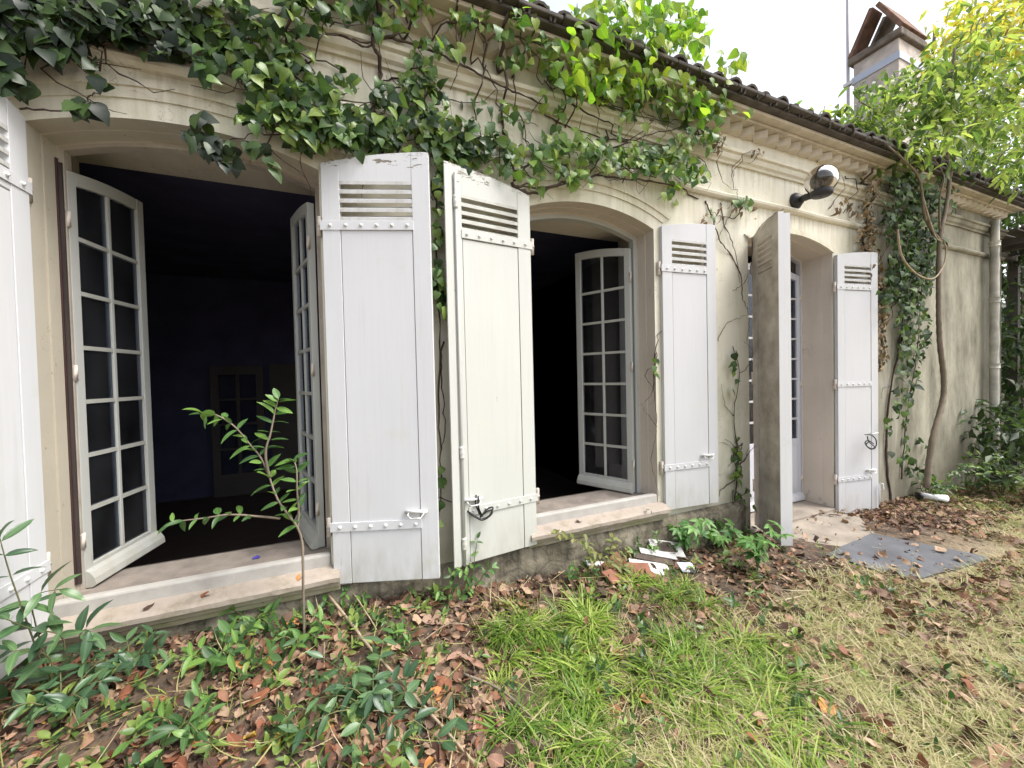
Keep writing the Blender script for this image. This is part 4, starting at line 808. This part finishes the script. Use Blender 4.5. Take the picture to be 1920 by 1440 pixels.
# bare creeper between second window and doorway
dv = [(.009, .004, [(1322, 375), (1340, 420), (1352, 455), (1372, 480), (1390, 520), (1392, 560)]), (.007, .003, [(1352, 380), (1358, 420), (1378, 470), (1388, 530)]), (.006, .003, [(1386, 375), (1360, 420), (1345, 450)]), (.006, .003, [(1460, 395), (1430, 420), (1412, 450), (1408, 500), (1396, 530), (1375, 545)]), (.008, .004, [(1378, 940), (1384, 860), (1376, 780), (1386, 700), (1374, 650)]), (.005, .002, [(1386, 700), (1400, 690), (1412, 660), (1395, 640)]), (.005, .002, [(1376, 780), (1360, 760), (1352, 720)]), (.004, .002, [(1384, 860), (1366, 835), (1350, 830)]), (.005, .002, [(1345, 640), (1360, 610), (1375, 600), (1400, 590)]), (.004, .002, [(1392, 560), (1404, 590), (1400, 640)]), (.005, .002, [(1232, 660), (1226, 720), (1232, 800), (1222, 860), (1236, 930)]), (.004, .002, [(1232, 800), (1212, 775), (1204, 760)]), (.005, .002, [(1372, 330), (1376, 300), (1400, 292), (1412, 300)]), (.005, .002, [(1376, 300), (1374, 350), (1372, 380)])]
ivy('bare brown creeper on the wall between the second window and the doorway',
    [(1383, 880, 10, 60, 26), (1378, 700, 8, 50, 10), (1230, 690, 6, 25, 6), (1400, 935, 20, 20, 8)], IVYL, (IVY_M, IVY_MM), -.07, -.01, .04, .075, dv, 14, cat='creeper', name='creeper_vine')
ivy('dried dead leaf clusters clinging to the mouldings left of the lamp',
    [(1335, 268, 14, 26, 26), (1405, 295, 12, 8, 10), (1375, 385, 10, 10, 6), (1390, 395, 8, 14, 6), (1350, 400, 8, 14, 5), (1415, 400, 6, 12, 4), (1318, 405, 8, 14, 4)],
    DEADL, (DEAD, DEAD_M), -.10, -.02, .03, .055, [(.004, .002, [(1335, 240), (1338, 290)])], 4, cat='dead leaves', name='dried_vine')

# ------------------------------------------------------------------ trees and shrubs
def tree(label, trunk, r0, r1, branches, blobs, temps, mats, smin, smax, cat='tree', name='tree', bark=M_BARK, limit=300, group=None):
    """trunk / branches as world points, blobs (x, y, z, rx, ry, rz, n)"""
    root = empty(name, tuple(trunk[0])); tag(root, label, cat, group); o = np.array(trunk[0])
    Q = smooth_path([np.array(p)-o for p in trunk], 5); mb = MB(); mb.tube(Q, list(np.linspace(r0, r1, len(Q))), 8); mb.build('trunk', bark, root, True)
    for br, ra, rb in branches:
        Q = smooth_path([np.array(p)-o for p in br], 4); mb = MB(); mb.tube(Q, list(np.linspace(ra, rb, len(Q))), 6); mb.build('branch', bark, root, True)
    P = []
    for x, y, z, rx, ry, rz, n in blobs:
        k = max(3, n//14); cs = rng.normal(0, .5, (k, 3))
        for _ in range(n):
            c = cs[random.randrange(k)]; q = c+rng.normal(0, .16, 3); P.append([x+q[0]*rx, y+q[1]*ry, z+q[2]*rz])
    P = np.array(P); n = len(P)
    Tp = rand_dirs(n, (0, -.1, -.5), (.7, .7, .4)); Nn = rand_dirs(n, (0, -.3, 1), (.5, .5, .4)); S = smin+(smax-smin)*rng.random(n)
    plant_leaves(root, temps, mats, P, Tp, Nn, S, limit, massname='crown')
    return root
def A(px, py, y): return at(px, py, y)
tr = [A(a, b2, -.28) for a, b2 in ((1737, 915), (1748, 827), (1770, 735), (1762, 639), (1760, 557), (1762, 451), (1772, 400), (1780, 340), (1776, 280))]+[A(1780, 200, -.3), A(1790, 90, -.35)]
brs = [([A(1762, 451, -.28), A(1735, 410, -.3), A(1725, 340, -.33), A(1700, 305, -.35), A(1660, 270, -.3)], .016, .008), ([A(1778, 300, -.28), A(1740, 260, -.2), A(1680, 225, -.1), A(1610, 190, 0)], .014, .006), ([A(1780, 340, -.28), A(1800, 270, -.35), A(1850, 200, -.45), A(1890, 150, -.5)], .014, .006), ([A(1762, 430, -.28), A(1762, 370, -.32), A(1770, 330, -.34), A(1745, 290, -.33)], .012, .005), ([A(1778, 280, -.28), A(1820, 200, -.1), A(1840, 100, .1)], .01, .005)]
def wb(px, py, y, pr, ry, n, asp=.8):
    p = at(px, py, y); d = p-CAM; k = (d@_f)/F_PX; return (p[0], p[1], p[2], pr*k, ry, pr*k*asp, n)
tree('slim leafy tree growing close to the far end of the wall', tr, .034, .012, brs,
     [wb(1620, 235, .0, 56, .5, 202, .9), wb(1660, 215, 0, 50, .6, 229), wb(1715, 150, -.1, 64, .6, 229), wb(1770, 140, -.2, 81, .6, 337), wb(1740, 210, -.3, 81, .5, 324), wb(1850, 160, -.4, 94, .6, 405), wb(1870, 220, -.4, 94, .6, 351), wb(1820, 260, -.4, 81, .5, 162), wb(1900, 300, -.4, 81, .5, 243), wb(1650, 260, -.1, 67, .4, 148, .6), wb(1800, 80, -.2, 54, .5, 81), wb(1700, 290, -.25, 60, .4, 175, .6), wb(1820, 200, -.3, 81, .5, 216), wb(1595, 280, 0, 30, .3, 67, .6), wb(1585, 215, 0, 18, .3, 40)],
     LANC, (TRE, TRE_M), .085, .155)
def far_tree(label, x, y, h, r, blobs, temps, mats, s0, s1, lim=300, group='trees beyond the house', nm='tree'):
    zg = float(G(x, min(y, .1))) if y < .12 else -.4
    tk = [(x, y, zg), (x+.1, y, h*.35), (x-.08, y+.05, h*.7), (x+.05, y, h*.95)]
    brs_ = [([(x, y, h*.4+i*h*.1), (x+math.cos(i*2.1)*r*.4, y+math.sin(i*2.1)*r*.3, h*.5+i*h*.1), (x+math.cos(i*2.1)*r*.8, y+math.sin(i*2.1)*r*.6, h*.6+i*h*.1)], .05, .015) for i in range(4)]
    return tree(label, tk, .10+.008*h, .03, brs_, blobs, temps, mats, s0, s1, group=group, limit=lim, name=nm)
far_tree('tall tree with yellowing leaves behind the house at upper right', 14.5, 2.6, 11, 3, [wb(1900, 60, 1.6, 110, 1.6, 700), wb(1820, 90, 1.8, 80, 1.4, 500), wb(1900, 170, 1.4, 90, 1.4, 500), wb(1960, 0, 1.6, 130, 1.6, 400), wb(1780, 130, 2.0, 60, 1.2, 250), wb(1850, 20, 1.8, 60, 1.2, 260)], CARD, (YEL, YEL_M), .20, .34)
far_tree('green broadleaf tree just behind the far corner of the house', 12.0, 1.5, 7, 2, [wb(1880, 330, .9, 90, 1.0, 700), wb(1820, 300, 1.2, 60, .9, 350), wb(1920, 250, .8, 80, 1.0, 450), wb(1850, 230, 1.2, 70, .9, 350)], CARD, (TRE, TRE_M), .15, .25)
far_tree('pale shoot-tipped treetop showing over the roof ridge', 10.5, 3.4, 6, 1.2, [wb(1520, 225, 3.0, 30, .5, 90, 1.0), wb(1560, 240, 3.0, 28, .5, 70, .8), wb(1500, 250, 3.0, 16, .4, 26)], LANC, (CLM, CLM_M), .16, .28)
for i, (px, py, y, pr, n, lab) in enumerate([(1925, 450, .2, 70, 700, 'dark leafy tree beyond the house corner, under the ragged roof'), (1960, 640, -.2, 90, 800, 'dark bushy tree behind the bamboo at the right edge'), (1930, 820, -.5, 80, 600, 'low dark bush at the foot of the bamboo')]):
    p = at(px, py, y); k = ((p-CAM)@_f)/F_PX
    far_tree(lab, p[0]+1.6, 2.2, max(1.2, p[2]+1), pr*k*.5, [(p[0], p[1]+.2, p[2], pr*k, .9, pr*k*1.1, n), (p[0]+1.2, p[1]+.8, p[2]-.2, pr*k, .9, pr*k*1.2, n)], CARD, (DKT, DKT_M), .12, .22)
P0 = np.array([-3.4, -2.0, .2])  # unseen tree, added to keep sky light off the first window and ivy
tree('broad unseen tree added outside the left edge to shade the first window', [P0, P0+[.05, .1, 1.4], P0+[.2, .2, 2.6], P0+[.5, .5, 3.8]], .14, .05, [([P0+[.1, .15, 2.0], P0+[.6, .7, 2.9], P0+[1.2, 1.2, 3.6]], .05, .02), ([P0+[.1, .15, 2.3], P0+[-.5, .6, 3.0], P0+[-.8, 1.0, 3.8]], .05, .02)],
     [(-2.6, -1.2, 3.9, 1.25, 1.1, .8, 420), (-1.9, -.9, 4.6, 1.0, .9, .6, 280), (-3.1, -2.2, 3.3, 1.0, 1.0, .8, 200)], CARD, (DKT, DKT_M), .16, .28, limit=60)
# bamboo canes
for k in range(14):
    px = 1884+k*5.5+random.uniform(-2, 2); y = random.uniform(.1, 1.0); p0, p1 = at(px, 880, y), at(px+random.uniform(-8, 8), 420, y); p0[2] = -.35
    o = empty('bamboo_cane', tuple(p0)); tag(o, 'thin dark bamboo cane in the thicket past the house corner', 'bamboo cane', 'bamboo canes past the house corner'); d = p1-p0
    mb = MB(); Q = [d*s for s in np.linspace(0, 1.15, 8)]; mb.tube(Q, list(np.linspace(.022, .012, 8)), 6)
    mb.build('cane', M_GSTEM if k % 3 else M_BARK, o, True)
# far wood behind everything on the right
P = []; 
for _ in range(5200): 
    x = random.uniform(11, 34); P.append((x, random.uniform(-5, 9)*(x/22), random.uniform(-.3, 1)*random.uniform(.4, 1)*(3.2+.22*x)))
P = np.array(P); P = P[(P[:, 1] > -.02*P[:, 0]*10) | (P[:, 0] > 16)]; n = len(P)
o = scatter('distant_wood', CARD, frame(rand_dirs(n, (0, 0, -.4), (.7, .7, .4)), rand_dirs(n, (-.6, -.4, .8), (.5, .5, .4)))*(.35+.4*rng.random(n))[:, None, None], P, rng.integers(0, 2, n), DKT_M, rng.random(n)); tag(o, kind='stuff')

# generic small plants
def seedling(label, base, stems, temps, mats, smin, smax, cat='plant', name='seedling', pair=True, stem_mat=M_GSTEM, r=.004, group=None, droop=-.1, step=2):
    """stems: lists of world points; leaves sit in pairs along each stem"""
    base = np.array(base, float); root = empty(name, tuple(base)); tag(root, label, cat, group); P, T_, N_, S_ = [], [], [], []; mb = MB()
    for st_ in stems:
        Q = smooth_path([np.array(p, float)-base for p in st_], 5); mb.tube(Q, list(np.linspace(r, r*.4, len(Q))), 5)
        L = len(Q)
        for i in range(int(L*.3), L, step):
            d = Q[min(i+1, L-1)]-Q[max(i-1, 0)]; d = d/(np.linalg.norm(d)+1e-9); side = np.cross(d, (0, -.5, 1)); side /= np.linalg.norm(side)+1e-9
            if (i//step) % 2: side = side*.6+np.cross(d, side)*.8
            for sg in ((1, -1) if pair else ((1,) if (i//step) % 2 else (-1,))):
                t_ = side*sg+d*.5+np.array([0, 0, droop])+rng.normal(0, .22, 3); P.append(base+Q[i]+rng.normal(0, .002, 3)); T_.append(t_); N_.append(np.array([0, -.45, 1])+rng.normal(0, .3, 3)); S_.append(smin+(smax-smin)*random.random()*(1-.3*i/L))
        P.append(base+Q[-1]); T_.append(Q[-1]-Q[-2]+rng.normal(0, .01, 3)); N_.append(np.array([0, -.5, 1.])); S_.append(smin+.3*(smax-smin))
    mb.build('stem', stem_mat, root, True); plant_leaves(root, temps, mats, np.array(P), np.array(T_), np.array(N_), np.array(S_))
    return root
# sapling in front of the first window
Y0 = -.26
def S_(*pp, y=Y0): return [at(a, b2, y+random.uniform(-.02, .02)) for a, b2 in pp]
bs = at(567, 1108, Y0); bs[2] = float(G(bs[0], bs[1]))-.01
sap = seedling('slender sapling with narrow green leaves rising before the first window', bs,
    [[bs]+S_((568, 1070), (567, 1020), (558, 990), (540, 965), (520, 935), (505, 895), (490, 860), (470, 835), (440, 800), (405, 778), (375, 776)),
     S_((505, 895), (498, 850), (508, 810), (516, 770), (522, 748)), S_((558, 990), (560, 960), (557, 920), (556, 880), (550, 862)), S_((525, 972), (480, 968), (430, 965), (380, 972), (325, 978))],
    LANC+OVAL[:1], (SEED, SEED_M), .055, .11, 'sapling', 'sapling', True, M_BARK, .007, step=2)
# left shrub at the frame edge
def gpt(px, py, dz=0): p = gnd(px, py); p[2] += dz; return p
b0 = np.array([-1.16, -.30, float(G(-1.16, -.3))])
seedling('leafy shrub with long green leaves in front of the shutter at the left edge', b0,
    [[b0, b0+np.array([-.02, 0, .12]), at(60, 1130, -.32), at(110, 1105, -.34)], [b0, at(120, 1200, -.3), at(60, 1180, -.36), at(10, 1160, -.4)], [b0, at(150, 1190, -.28), at(170, 1185, -.3)], [b0, b0+np.array([-.05, 0, .2]), at(20, 1080, -.36), at(0, 1010, -.38)], [b0, at(90, 1230, -.36), at(20, 1220, -.44)]],
    LANC, (LAUR, LAUR_M), .08, .14, 'shrub', 'shrub', step=2)
# laurel seedling at the bottom centre
b0 = gpt(700, 1335); st_ = []
for a, b2, h in ((600, 1230, .08), (560, 1370, .07), (640, 1290, .14), (700, 1260, .16), (760, 1270, .16), (720, 1200, .2), (800, 1300, .12), (850, 1350, .07), (660, 1400, .07), (760, 1400, .07), (590, 1310, .09), (830, 1390, .05), (700, 1300, .18)):
    e = gpt(a, b2); tgt = e*1.0; d = CAM-e; tgt = e+d/np.linalg.norm(d)*h; st_.append([b0, (b0+tgt)/2+np.array([0, 0, .04]), tgt])
seedling('dark green laurel seedling with broad glossy leaves under the long pale stick', b0, st_, LANC+OVAL[:1], (LAUR, LAUR_M), .07, .115, 'laurel', 'laurel_seedling', step=3)
b1 = gpt(735, 1215); seedling('light green shoot at the top of the laurel', b1, [[b1, b1+np.array([.01, -.01, .08])], [b1, b1+np.array([.05, 0, .06])]], LANC, (SEED, SEED_M), .05, .08, 'seedling', step=2)
for px, py, nst, h, lab in [(110, 1350, 7, .18, 'broad-leaved seedling in the bottom left corner'), (240, 1265, 7, .16, 'dark seedling in the litter in front of the first sill'), (395, 1255, 6, .15, 'dark seedling midway along the first sill'), (470, 1185, 6, .14, 'small seedling close under the right part of the first sill'), (560, 1215, 6, .14, 'seedling in the litter left of the long pale stick'), (330, 1390, 6, .14, 'seedling at the bottom edge left of the laurel')]:
    b0 = gpt(px, py); st_ = []
    for k in range(nst):
        a = k*2.4; st_.append([b0, b0+np.array([.35*h*math.cos(a), .3*h*math.sin(a), h*.55]), b0+np.array([h*.8*math.cos(a), h*.7*math.sin(a)-.03, h*random.uniform(.5, .9)])])
    seedling(lab, b0, st_, LANC+OVAL[:1], (LAUR, LAUR_M) if nst > 6 else (SEED, SEED_M), .05, .10, 'seedling', step=3)
# palmate seedlings
for i, (px, py, hgt, lab) in enumerate([(1285, 1045, .34, 'palmate green seedling below the open shutter of the second window'), (1420, 1072, .36, 'palmate green seedling at the foot of the weathered brown shutter'), (1395, 985, .20, 'small palmate seedling against the wall behind the brown shutter')]):
    b0 = gpt(px, py) if i < 2 else np.array([2.95, -.08, 0.0]); st_ = []
    for k in range(6): 
        a = k*1.05+i; st_.append([b0, b0+np.array([.05*math.cos(a), .04*math.sin(a)-.02, hgt*(.5+.08*k)]), b0+np.array([.14*math.cos(a), .11*math.sin(a)-.05, hgt*(.55+.09*k)])])
    seedling(lab, b0, st_, PALML, (PALM, PALM_M), .075, .125, 'seedling', pair=False, step=4)
# olive-leaved rose-like shrub below the second sill
b0 = gpt(1130, 1085); seedling('yellow-olive leaved bush sprawling below the second sill', b0, [[b0, at(1120, 1040, -.2), at(1075, 1010, -.22), at(1045, 1000, -.24)], [b0, at(1140, 1045, -.2), at(1150, 1010, -.2)], [b0, at(1110, 1050, -.2), at(1100, 1015, -.25)], [b0, at(1160, 1060, -.24), at(1190, 1075, -.28), at(1230, 1085, -.3)], [b0, at(1150, 1050, -.22), at(1175, 1035, -.2)]], OVAL, (ROSE, ROSE_M), .045, .07, 'bush', 'bush', step=1)
for px, py, tx, ty, lab in [(880, 1120, 895, 1010, 'small green weed growing up under the ivory shutter'), (850, 1130, 845, 1075, 'low green weed in the gap between the two shutters'), (1215, 1000, 1213, 955, 'sprig of green leaves standing by the end of the second sill'), (1200, 1050, 1195, 1010, 'young green weed behind the heap of boards'), (1240, 1050, 1230, 1000, 'green weed beside the stack of white boards'), (640, 1130, 650, 1108, 'tiny weed below the brightest shutter'), (1090, 1085, 1075, 1060, 'green weed at the left of the red tiles')]:
    b0 = gpt(px, py); e = at(tx, ty, min(b0[1], -.08)); mid2 = (b0+e)/2
    seedling(lab, b0, [[b0, mid2, e], [b0, mid2+np.array([-.06, -.03, -.02]), mid2+np.array([-.10, -.05, .03])], [b0, mid2+np.array([.06, -.03, -.04]), mid2+np.array([.11, -.05, 0])]], OVAL, (SEED, SEED_M), .04, .065, 'weed', 'weed', step=2)
# shrubs along the far wall
for px, py, h, lab in [(1790, 925, .55, 'loose green shrub at the far foot of the wall by the slim tree'), (1850, 925, .6, 'loose green shrub in front of the downpipe'), (1715, 930, .35, 'low green growth at the base of the ivy curtain'), (1900, 940, .5, 'low bush in the grass at the right edge')]:
    b0 = gpt(px, py); b0[1] -= .12; st_ = [[b0, b0+np.array([random.uniform(-.15, .15), random.uniform(-.15, .05), h*.5]), b0+np.array([random.uniform(-.4, .4), random.uniform(-.3, .1), h*random.uniform(.5, 1.1)])] for _ in range(9)]
    seedling(lab, b0, st_, OVAL, (DKT if 'dark' in lab else IVY_M, DKT_M if 'dark' in lab else IVY_MM), .06, .12, 'shrub', 'shrub', step=2)

# ------------------------------------------------------------------ ground layer: litter, cover, grass
def proj(P):
    v = P-CAM; z = v@_f; return 960+F_PX*(v@_r2)/z, 720-F_PX*(v@_u2)/z, z
def ground_pts(n, dens):
    """points on the ground with probability dens(x, y)"""
    out = []
    while sum(map(len, out)) < n:
        x = rng.uniform(-2.2, 10.5, 60000); y = rng.uniform(-2.6, .0, 60000); keep = rng.random(60000) < dens(x, y); out.append(np.stack([x[keep], y[keep]], -1))
    p = np.concatenate(out)[:n]; return np.column_stack([p, G(p[:, 0], p[:, 1])])
def vis(x, y):      # thin things out with distance from where one stands
    P = np.stack([x, y, np.zeros_like(x)], -1); a, b2, z = proj(P); d = np.hypot(x, y+2.5); return ((a > -150) & (a < 2080) & (b2 < 1650) & (z > .2))*np.clip(1.6/np.maximum(d, .8), .0, 1)**1.1
def noise2(x, y, s, ph=0): return .5+.25*(np.sin(s*x+ph)*np.cos(s*.9*y-ph*1.3)+np.sin(s*2.1*x-1.7*ph+y)*np.cos(s*1.8*y+ph))
def step_zone(x, y): return ((x > 3.45) & (x < 4.95) & (y > -.62)) | ((x > 3.7) & (x < 5.2) & (y > -1.2) & (y < -.5))
def grassy(x, y):       # lush clump zone
    return smooth(.45, .8, x+.1*(y+.6))*(1-smooth(-.25, .45, x-(2.1+.43*(y+.4))))*smooth(.3, .55, -y)
def drygrass(x, y): return np.clip(smooth(1.0, 2.0, x-.4*(y+1))*smooth(.8, 1.25, -y+.03*x)+.3*smooth(.3, .8, x)*smooth(.8, 1.2, -y), 0, 1)
def litter_d(x, y):
    d = .25+.75*noise2(x, y, 2.3, 1.1); d = d*(1-.55*grassy(x, y))*(1-.55*drygrass(x, y)); d = d*np.clip(.25+1.6*(noise2(x, y, 6.1, .3)-.25), .12, 1)
    d = d+.8*((x > 4.6) & (x < 8) & (y > -.9))+.5*((x > 3) & (y < -.95) & (y > -1.5) & (x < 5.5)); return np.clip(np.where(step_zone(x, y), d*.10, d), 0, 1)*vis(x, y)
n = 12500; P = ground_pts(n, litter_d); S = .018+.075*rng.random(n)**3; P[:, 2] += .004+.022*rng.random(n)+.022*drygrass(P[:, 0], P[:, 1])*rng.random(n)
P[:, 2] = np.where(step_zone(P[:, 0], P[:, 1]), np.maximum(P[:, 2], .016), P[:, 2])
Nn = rand_dirs(n, (0, 0, 1), (.5, .5, .1)); an = rng.uniform(0, 2*math.pi, n); Tp = np.stack([np.cos(an), np.sin(an), rng.normal(0, .25, n)], -1)
Rm = frame(Tp, Nn)*S[:, None, None]; wh = rng.integers(0, len(LITL), n); px, py, zz = proj(P)
show = np.where((px > 0) & (px < 1920) & (py < 1440) & (py > 850), S/zz, 0); order = np.argsort(-show)
HUES = [('rust-brown', [(.20, .075, .04), (.26, .10, .05)]), ('tan', [(.30, .19, .115), (.36, .235, .145)]), ('dark brown', [(.07, .038, .026), (.10, .052, .036)]), ('pinkish-brown', [(.27, .15, .105), (.32, .19, .135)]), ('orange-brown', [(.42, .19, .06), (.48, .22, .07)]), ('yellow', [(.55, .36, .06), (.50, .38, .09)])]
HMES = [[as_mesh('fallen_leaf', v, leafmat(h.replace('-', '_')+'_fallen_leaf', c, trans=.08, rough=.75, spots=.45)) for v in LITL] for h, c in HUES]
MARK = [('by the leafy shrub at the left edge', 60, 1250), ('under the left end of the first sill', 250, 1200), ('in the bottom left corner of the garden', 120, 1400), ('among the ground cover left of the laurel', 380, 1330), ('near the foot of the sapling', 540, 1150), ('just below the brightest shutter', 720, 1150), ('beside the laurel seedling', 680, 1330), ('below the laurel at the bottom edge', 620, 1430), ('under the ivory shutter', 900, 1120), ('at the left edge of the green grass', 930, 1250), ('beside the brown curved stick', 990, 1380), ('among the green grass before the second window', 1150, 1250), ('in the grass at the middle of the bottom edge', 1180, 1410), ('beside the heap of boards', 1250, 1110), ('on the bare soil before the brown shutter', 1450, 1130), ('in the dry grass at lower right', 1600, 1330), ('on the ground left of the blue-grey slab', 1560, 1100), ('in front of the blue-grey slab', 1740, 1120), ('beyond the doorstep by the far wall', 1720, 980), ('in the dry grass at the right edge', 1850, 1220)]
ns = 290
for i in order[:ns]:
    k = random.choices(range(6), (5, 5, 5, 4, 1.2, .6))[0]; o = link('fallen_leaf', HMES[k][wh[i]], None, tomat(Rm[i], P[i]))
    mk = min(MARK, key=lambda q: (q[1]-px[i])**2+(1.4*(q[2]-py[i]))**2)[0]; tag(o, ('large ' if show[i] > show[order[60]] else 'small ' if show[i] < show[order[200]] else '')+('curled ' if CURL[wh[i]] > .8 else 'flat ' if CURL[wh[i]] < .45 else '')+HUES[k][0]+' fallen leaf '+mk, 'leaf', 'fallen leaves '+mk)
r_ = order[ns:]; o = scatter('leaf_litter', LITL, Rm[r_], P[r_], wh[r_], LIT_M, rng.random(len(r_))); tag(o, kind='stuff')
# glossy ground cover below the first window
def cov_d(x, y): return np.clip((1-smooth(.2, .9, x))*(.25+.75*noise2(x, y, 3.1, .4))+.16*((x > .9) & (x < 4)), 0, 1)*(1-.8*step_zone(x, y))*vis(x, y)
ns_ = 270; B = ground_pts(ns_, cov_d); PP, TT, NN, SS = [], [], [], []
for b_ in B:
    ln = random.uniform(.05, .14); az = random.uniform(0, 2*math.pi); d = np.array([math.cos(az)*.7, math.sin(az)*.7, random.uniform(.3, .9)]); d /= np.linalg.norm(d); s0 = random.uniform(.03, .07)
    for k in range(random.randint(3, 5)):
        q = b_+d*ln*(k+.5)/4; sd_ = np.cross(d, (0, 0, 1)); sd_ /= np.linalg.norm(sd_); sd_ = sd_ if k % 2 else np.cross(d, sd_)
        for sg in (1, -1): PP.append(q); TT.append(sd_*sg+d*.5+rng.normal(0, .2, 3)+np.array([0, 0, .1])); NN.append(np.array([0, -.25, 1])+rng.normal(0, .3, 3)); SS.append(s0*random.uniform(.7, 1.2))
PP, TT, NN, SS = map(np.array, (PP, TT, NN, SS)); n = len(PP)
o = scatter('ground_cover', OVAL+LANC[:1], frame(TT, NN)*SS[:, None, None], PP, rng.integers(0, 3, n), COV_M, np.repeat(rng.random(n//2+1), 2)[:n]); tag(o, kind='stuff')
# grass
def blade(bend, n=4, wd=.014):
    V = []; T = []
    for i in range(n+1):
        s = i/n; a = bend*s; y = math.sin(a)/bend if bend else s; V += [(-wd*(1-s**1.6)-.0005, (1-math.cos(a))/bend, math.sin(a)/bend), (wd*(1-s**1.6)+.0005, (1-math.cos(a))/bend, math.sin(a)/bend)]
    for i in range(n): a = 2*i; T += [(a, a+1, a+3), (a, a+3, a+2)]
    return np.array(V), np.array(T)
BL = [blade(b_) for b_ in (.6, 1.2, 1.8, 2.3)]
BLW = [blade(b_, 5, .021) for b_ in (1.0, 1.6, 2.1, 2.6)]
def grass(name, tufts, per, smin, smax, lean, mat, rad, shapes=None):
    shapes = shapes or BL
    n = len(tufts)*per; base = np.repeat(tufts, per, 0); az = rng.uniform(0, 2*math.pi, n); r = rad*np.sqrt(rng.random(n)); S = smin+(smax-smin)*rng.random(n); S *= np.repeat(.7+.5*rng.random(len(tufts)), per)
    P = base+np.stack([np.cos(az)*r, np.sin(az)*r, np.zeros(n)], -1); az2 = az+rng.normal(0, .6, n)
    y = np.stack([np.cos(az2), np.sin(az2), np.zeros(n)], -1); z = np.stack([np.cos(az2)*lean, np.sin(az2)*lean, np.ones(n)], -1)+rng.normal(0, .12, (n, 3)); z /= np.linalg.norm(z, axis=1, keepdims=True)
    x = np.cross(y, z); x /= np.linalg.norm(x, axis=1, keepdims=True); y = np.cross(z, x); Mr = np.stack([x, y, z], -1)*S[:, None, None]
    rn = np.clip(np.repeat(rng.random(len(tufts)), per)*.6+rng.random(n)*.4, 0, 1)
    o = scatter(name, shapes, Mr, P, rng.integers(0, len(shapes), n), mat, rn); tag(o, kind='stuff')
tf = ground_pts(150, lambda x, y: grassy(x, y)*(.04+.96*(noise2(x, y, 5.5, 2.2) > .45))*vis(x, y))
grass('grass', tf, 50, .10, .24, .9, GRS_M, .026, BLW)
tf = ground_pts(620, lambda x, y: np.clip(.5*grassy(x, y)+.75*drygrass(x, y)*(noise2(x, y, 3.3, 4.) > .45), 0, 1)*vis(x, y)*(1-step_zone(x, y)))
grass('short_grass', tf, 14, .05, .12, .9, GRS_M, .045)
tf = ground_pts(150, lambda x, y: grassy(x, y)*vis(x, y))
grass('dead_grass', tf, 16, .07, .17, 1.0, DRY_M, .05)
tf = ground_pts(4200, lambda x, y: drygrass(x, y)*(.1+.9*noise2(x, y, 5, .7))*vis(x, y)*(1-step_zone(x, y))); tf[:, 2] += .008
grass('dry_grass', tf, 7, .06, .15, 1.1, DRY_M, .06)
tf = ground_pts(650, lambda x, y: (.05+.9*((x > 6.3) & (y > -1.3)))*vis(x, y)**.5*(1-step_zone(x, y)))
grass('sparse_grass', tf, 12, .05, .14, .6, GRS_M, .04)
# bits on the sills
for x, y, z, hk, lab in [(-.30, -.06, .445, 4, 'small orange-brown leaf on the right end of the first sill'), (-.95, -.05, .448, 2, 'small dark dead leaf on the left part of the first sill'), (-.72, -.04, .45, 0, 'small rust-brown leaf in the middle of the first sill'), (1.55, -.05, .447, 2, 'small dark dead leaf on the second sill')]:
    tag(link('fallen_leaf', HMES[hk][random.randrange(len(LITL))], None, tomat(frame(np.array([random.uniform(-1, 1), random.uniform(-1, 1), .1]), np.array([.1, -.1, 1.]))*.05, (x, y, z))), lab, 'leaf')
c_ = MB(); c_.add([(-.02, -.01, 0), (.015, -.014, .006), (.024, .004, .002), (.004, .014, .012), (-.018, .008, .004), (0, 0, .014)], [(0, 1, 5), (1, 2, 5), (2, 3, 5), (3, 4, 5), (4, 0, 5)])
o = c_.build('scrap', simple('blue_scrap', (.06, .05, .35), .5, .2, 9, 0)); o.location = (-.55, .22, .49); tag(o, 'tiny blue scrap lying on the threshold of the first window', 'scrap')
# pale looping shoot in front of the ivy curtain
p0 = at(1690, 300, -.3); o = empty('dry_vine', tuple(p0)); tag(o, 'pale bare vine looping down in front of the dark ivy curtain', 'vine')
for q in ([(1690, 300), (1718, 325), (1733, 380), (1752, 440), (1764, 452)], [(1683, 430), (1690, 478), (1716, 512), (1748, 523), (1768, 500), (1774, 470), (1768, 448)]):
    Q = smooth_path([at(a, b2, -.32)-p0 for a, b2 in q], 5); c_ = MB(); c_.tube(Q, list(np.linspace(.011, .007, len(Q))), 6); c_.build('shoot', M_TWIG, o, True)
# dry stalks and pine-straw bits strewn over the litter
n = 1500; P = ground_pts(n, lambda x, y: (.35+.65*noise2(x, y, 3.7, 2.))*vis(x, y)*(1-.85*step_zone(x, y))); P[:, 2] += .015+.03*rng.random(n); an = rng.uniform(0, 2*math.pi, n)
STK = [blade(b_, 4, .012) for b_ in (.05, .4, .9)]; Tz = np.stack([np.cos(an), np.sin(an), .12*rng.normal(0, 1, n)], -1); Mr = frame(Tz, rand_dirs(n, (0, 0, 1), (.3, .3, .1))); Mr = np.stack([Mr[..., 0], Mr[..., 2], Mr[..., 1]], -1)*(.05+.22*rng.random(n)**2)[:, None, None]
tag(scatter('dry_stalks', STK, Mr, P, rng.integers(0, 3, n), DRY_M, rng.random(n)), kind='stuff')
print('objects', len(bpy.data.objects), 'tris', sum(len(o.data.polygons) for o in bpy.data.objects if o.type == 'MESH'))
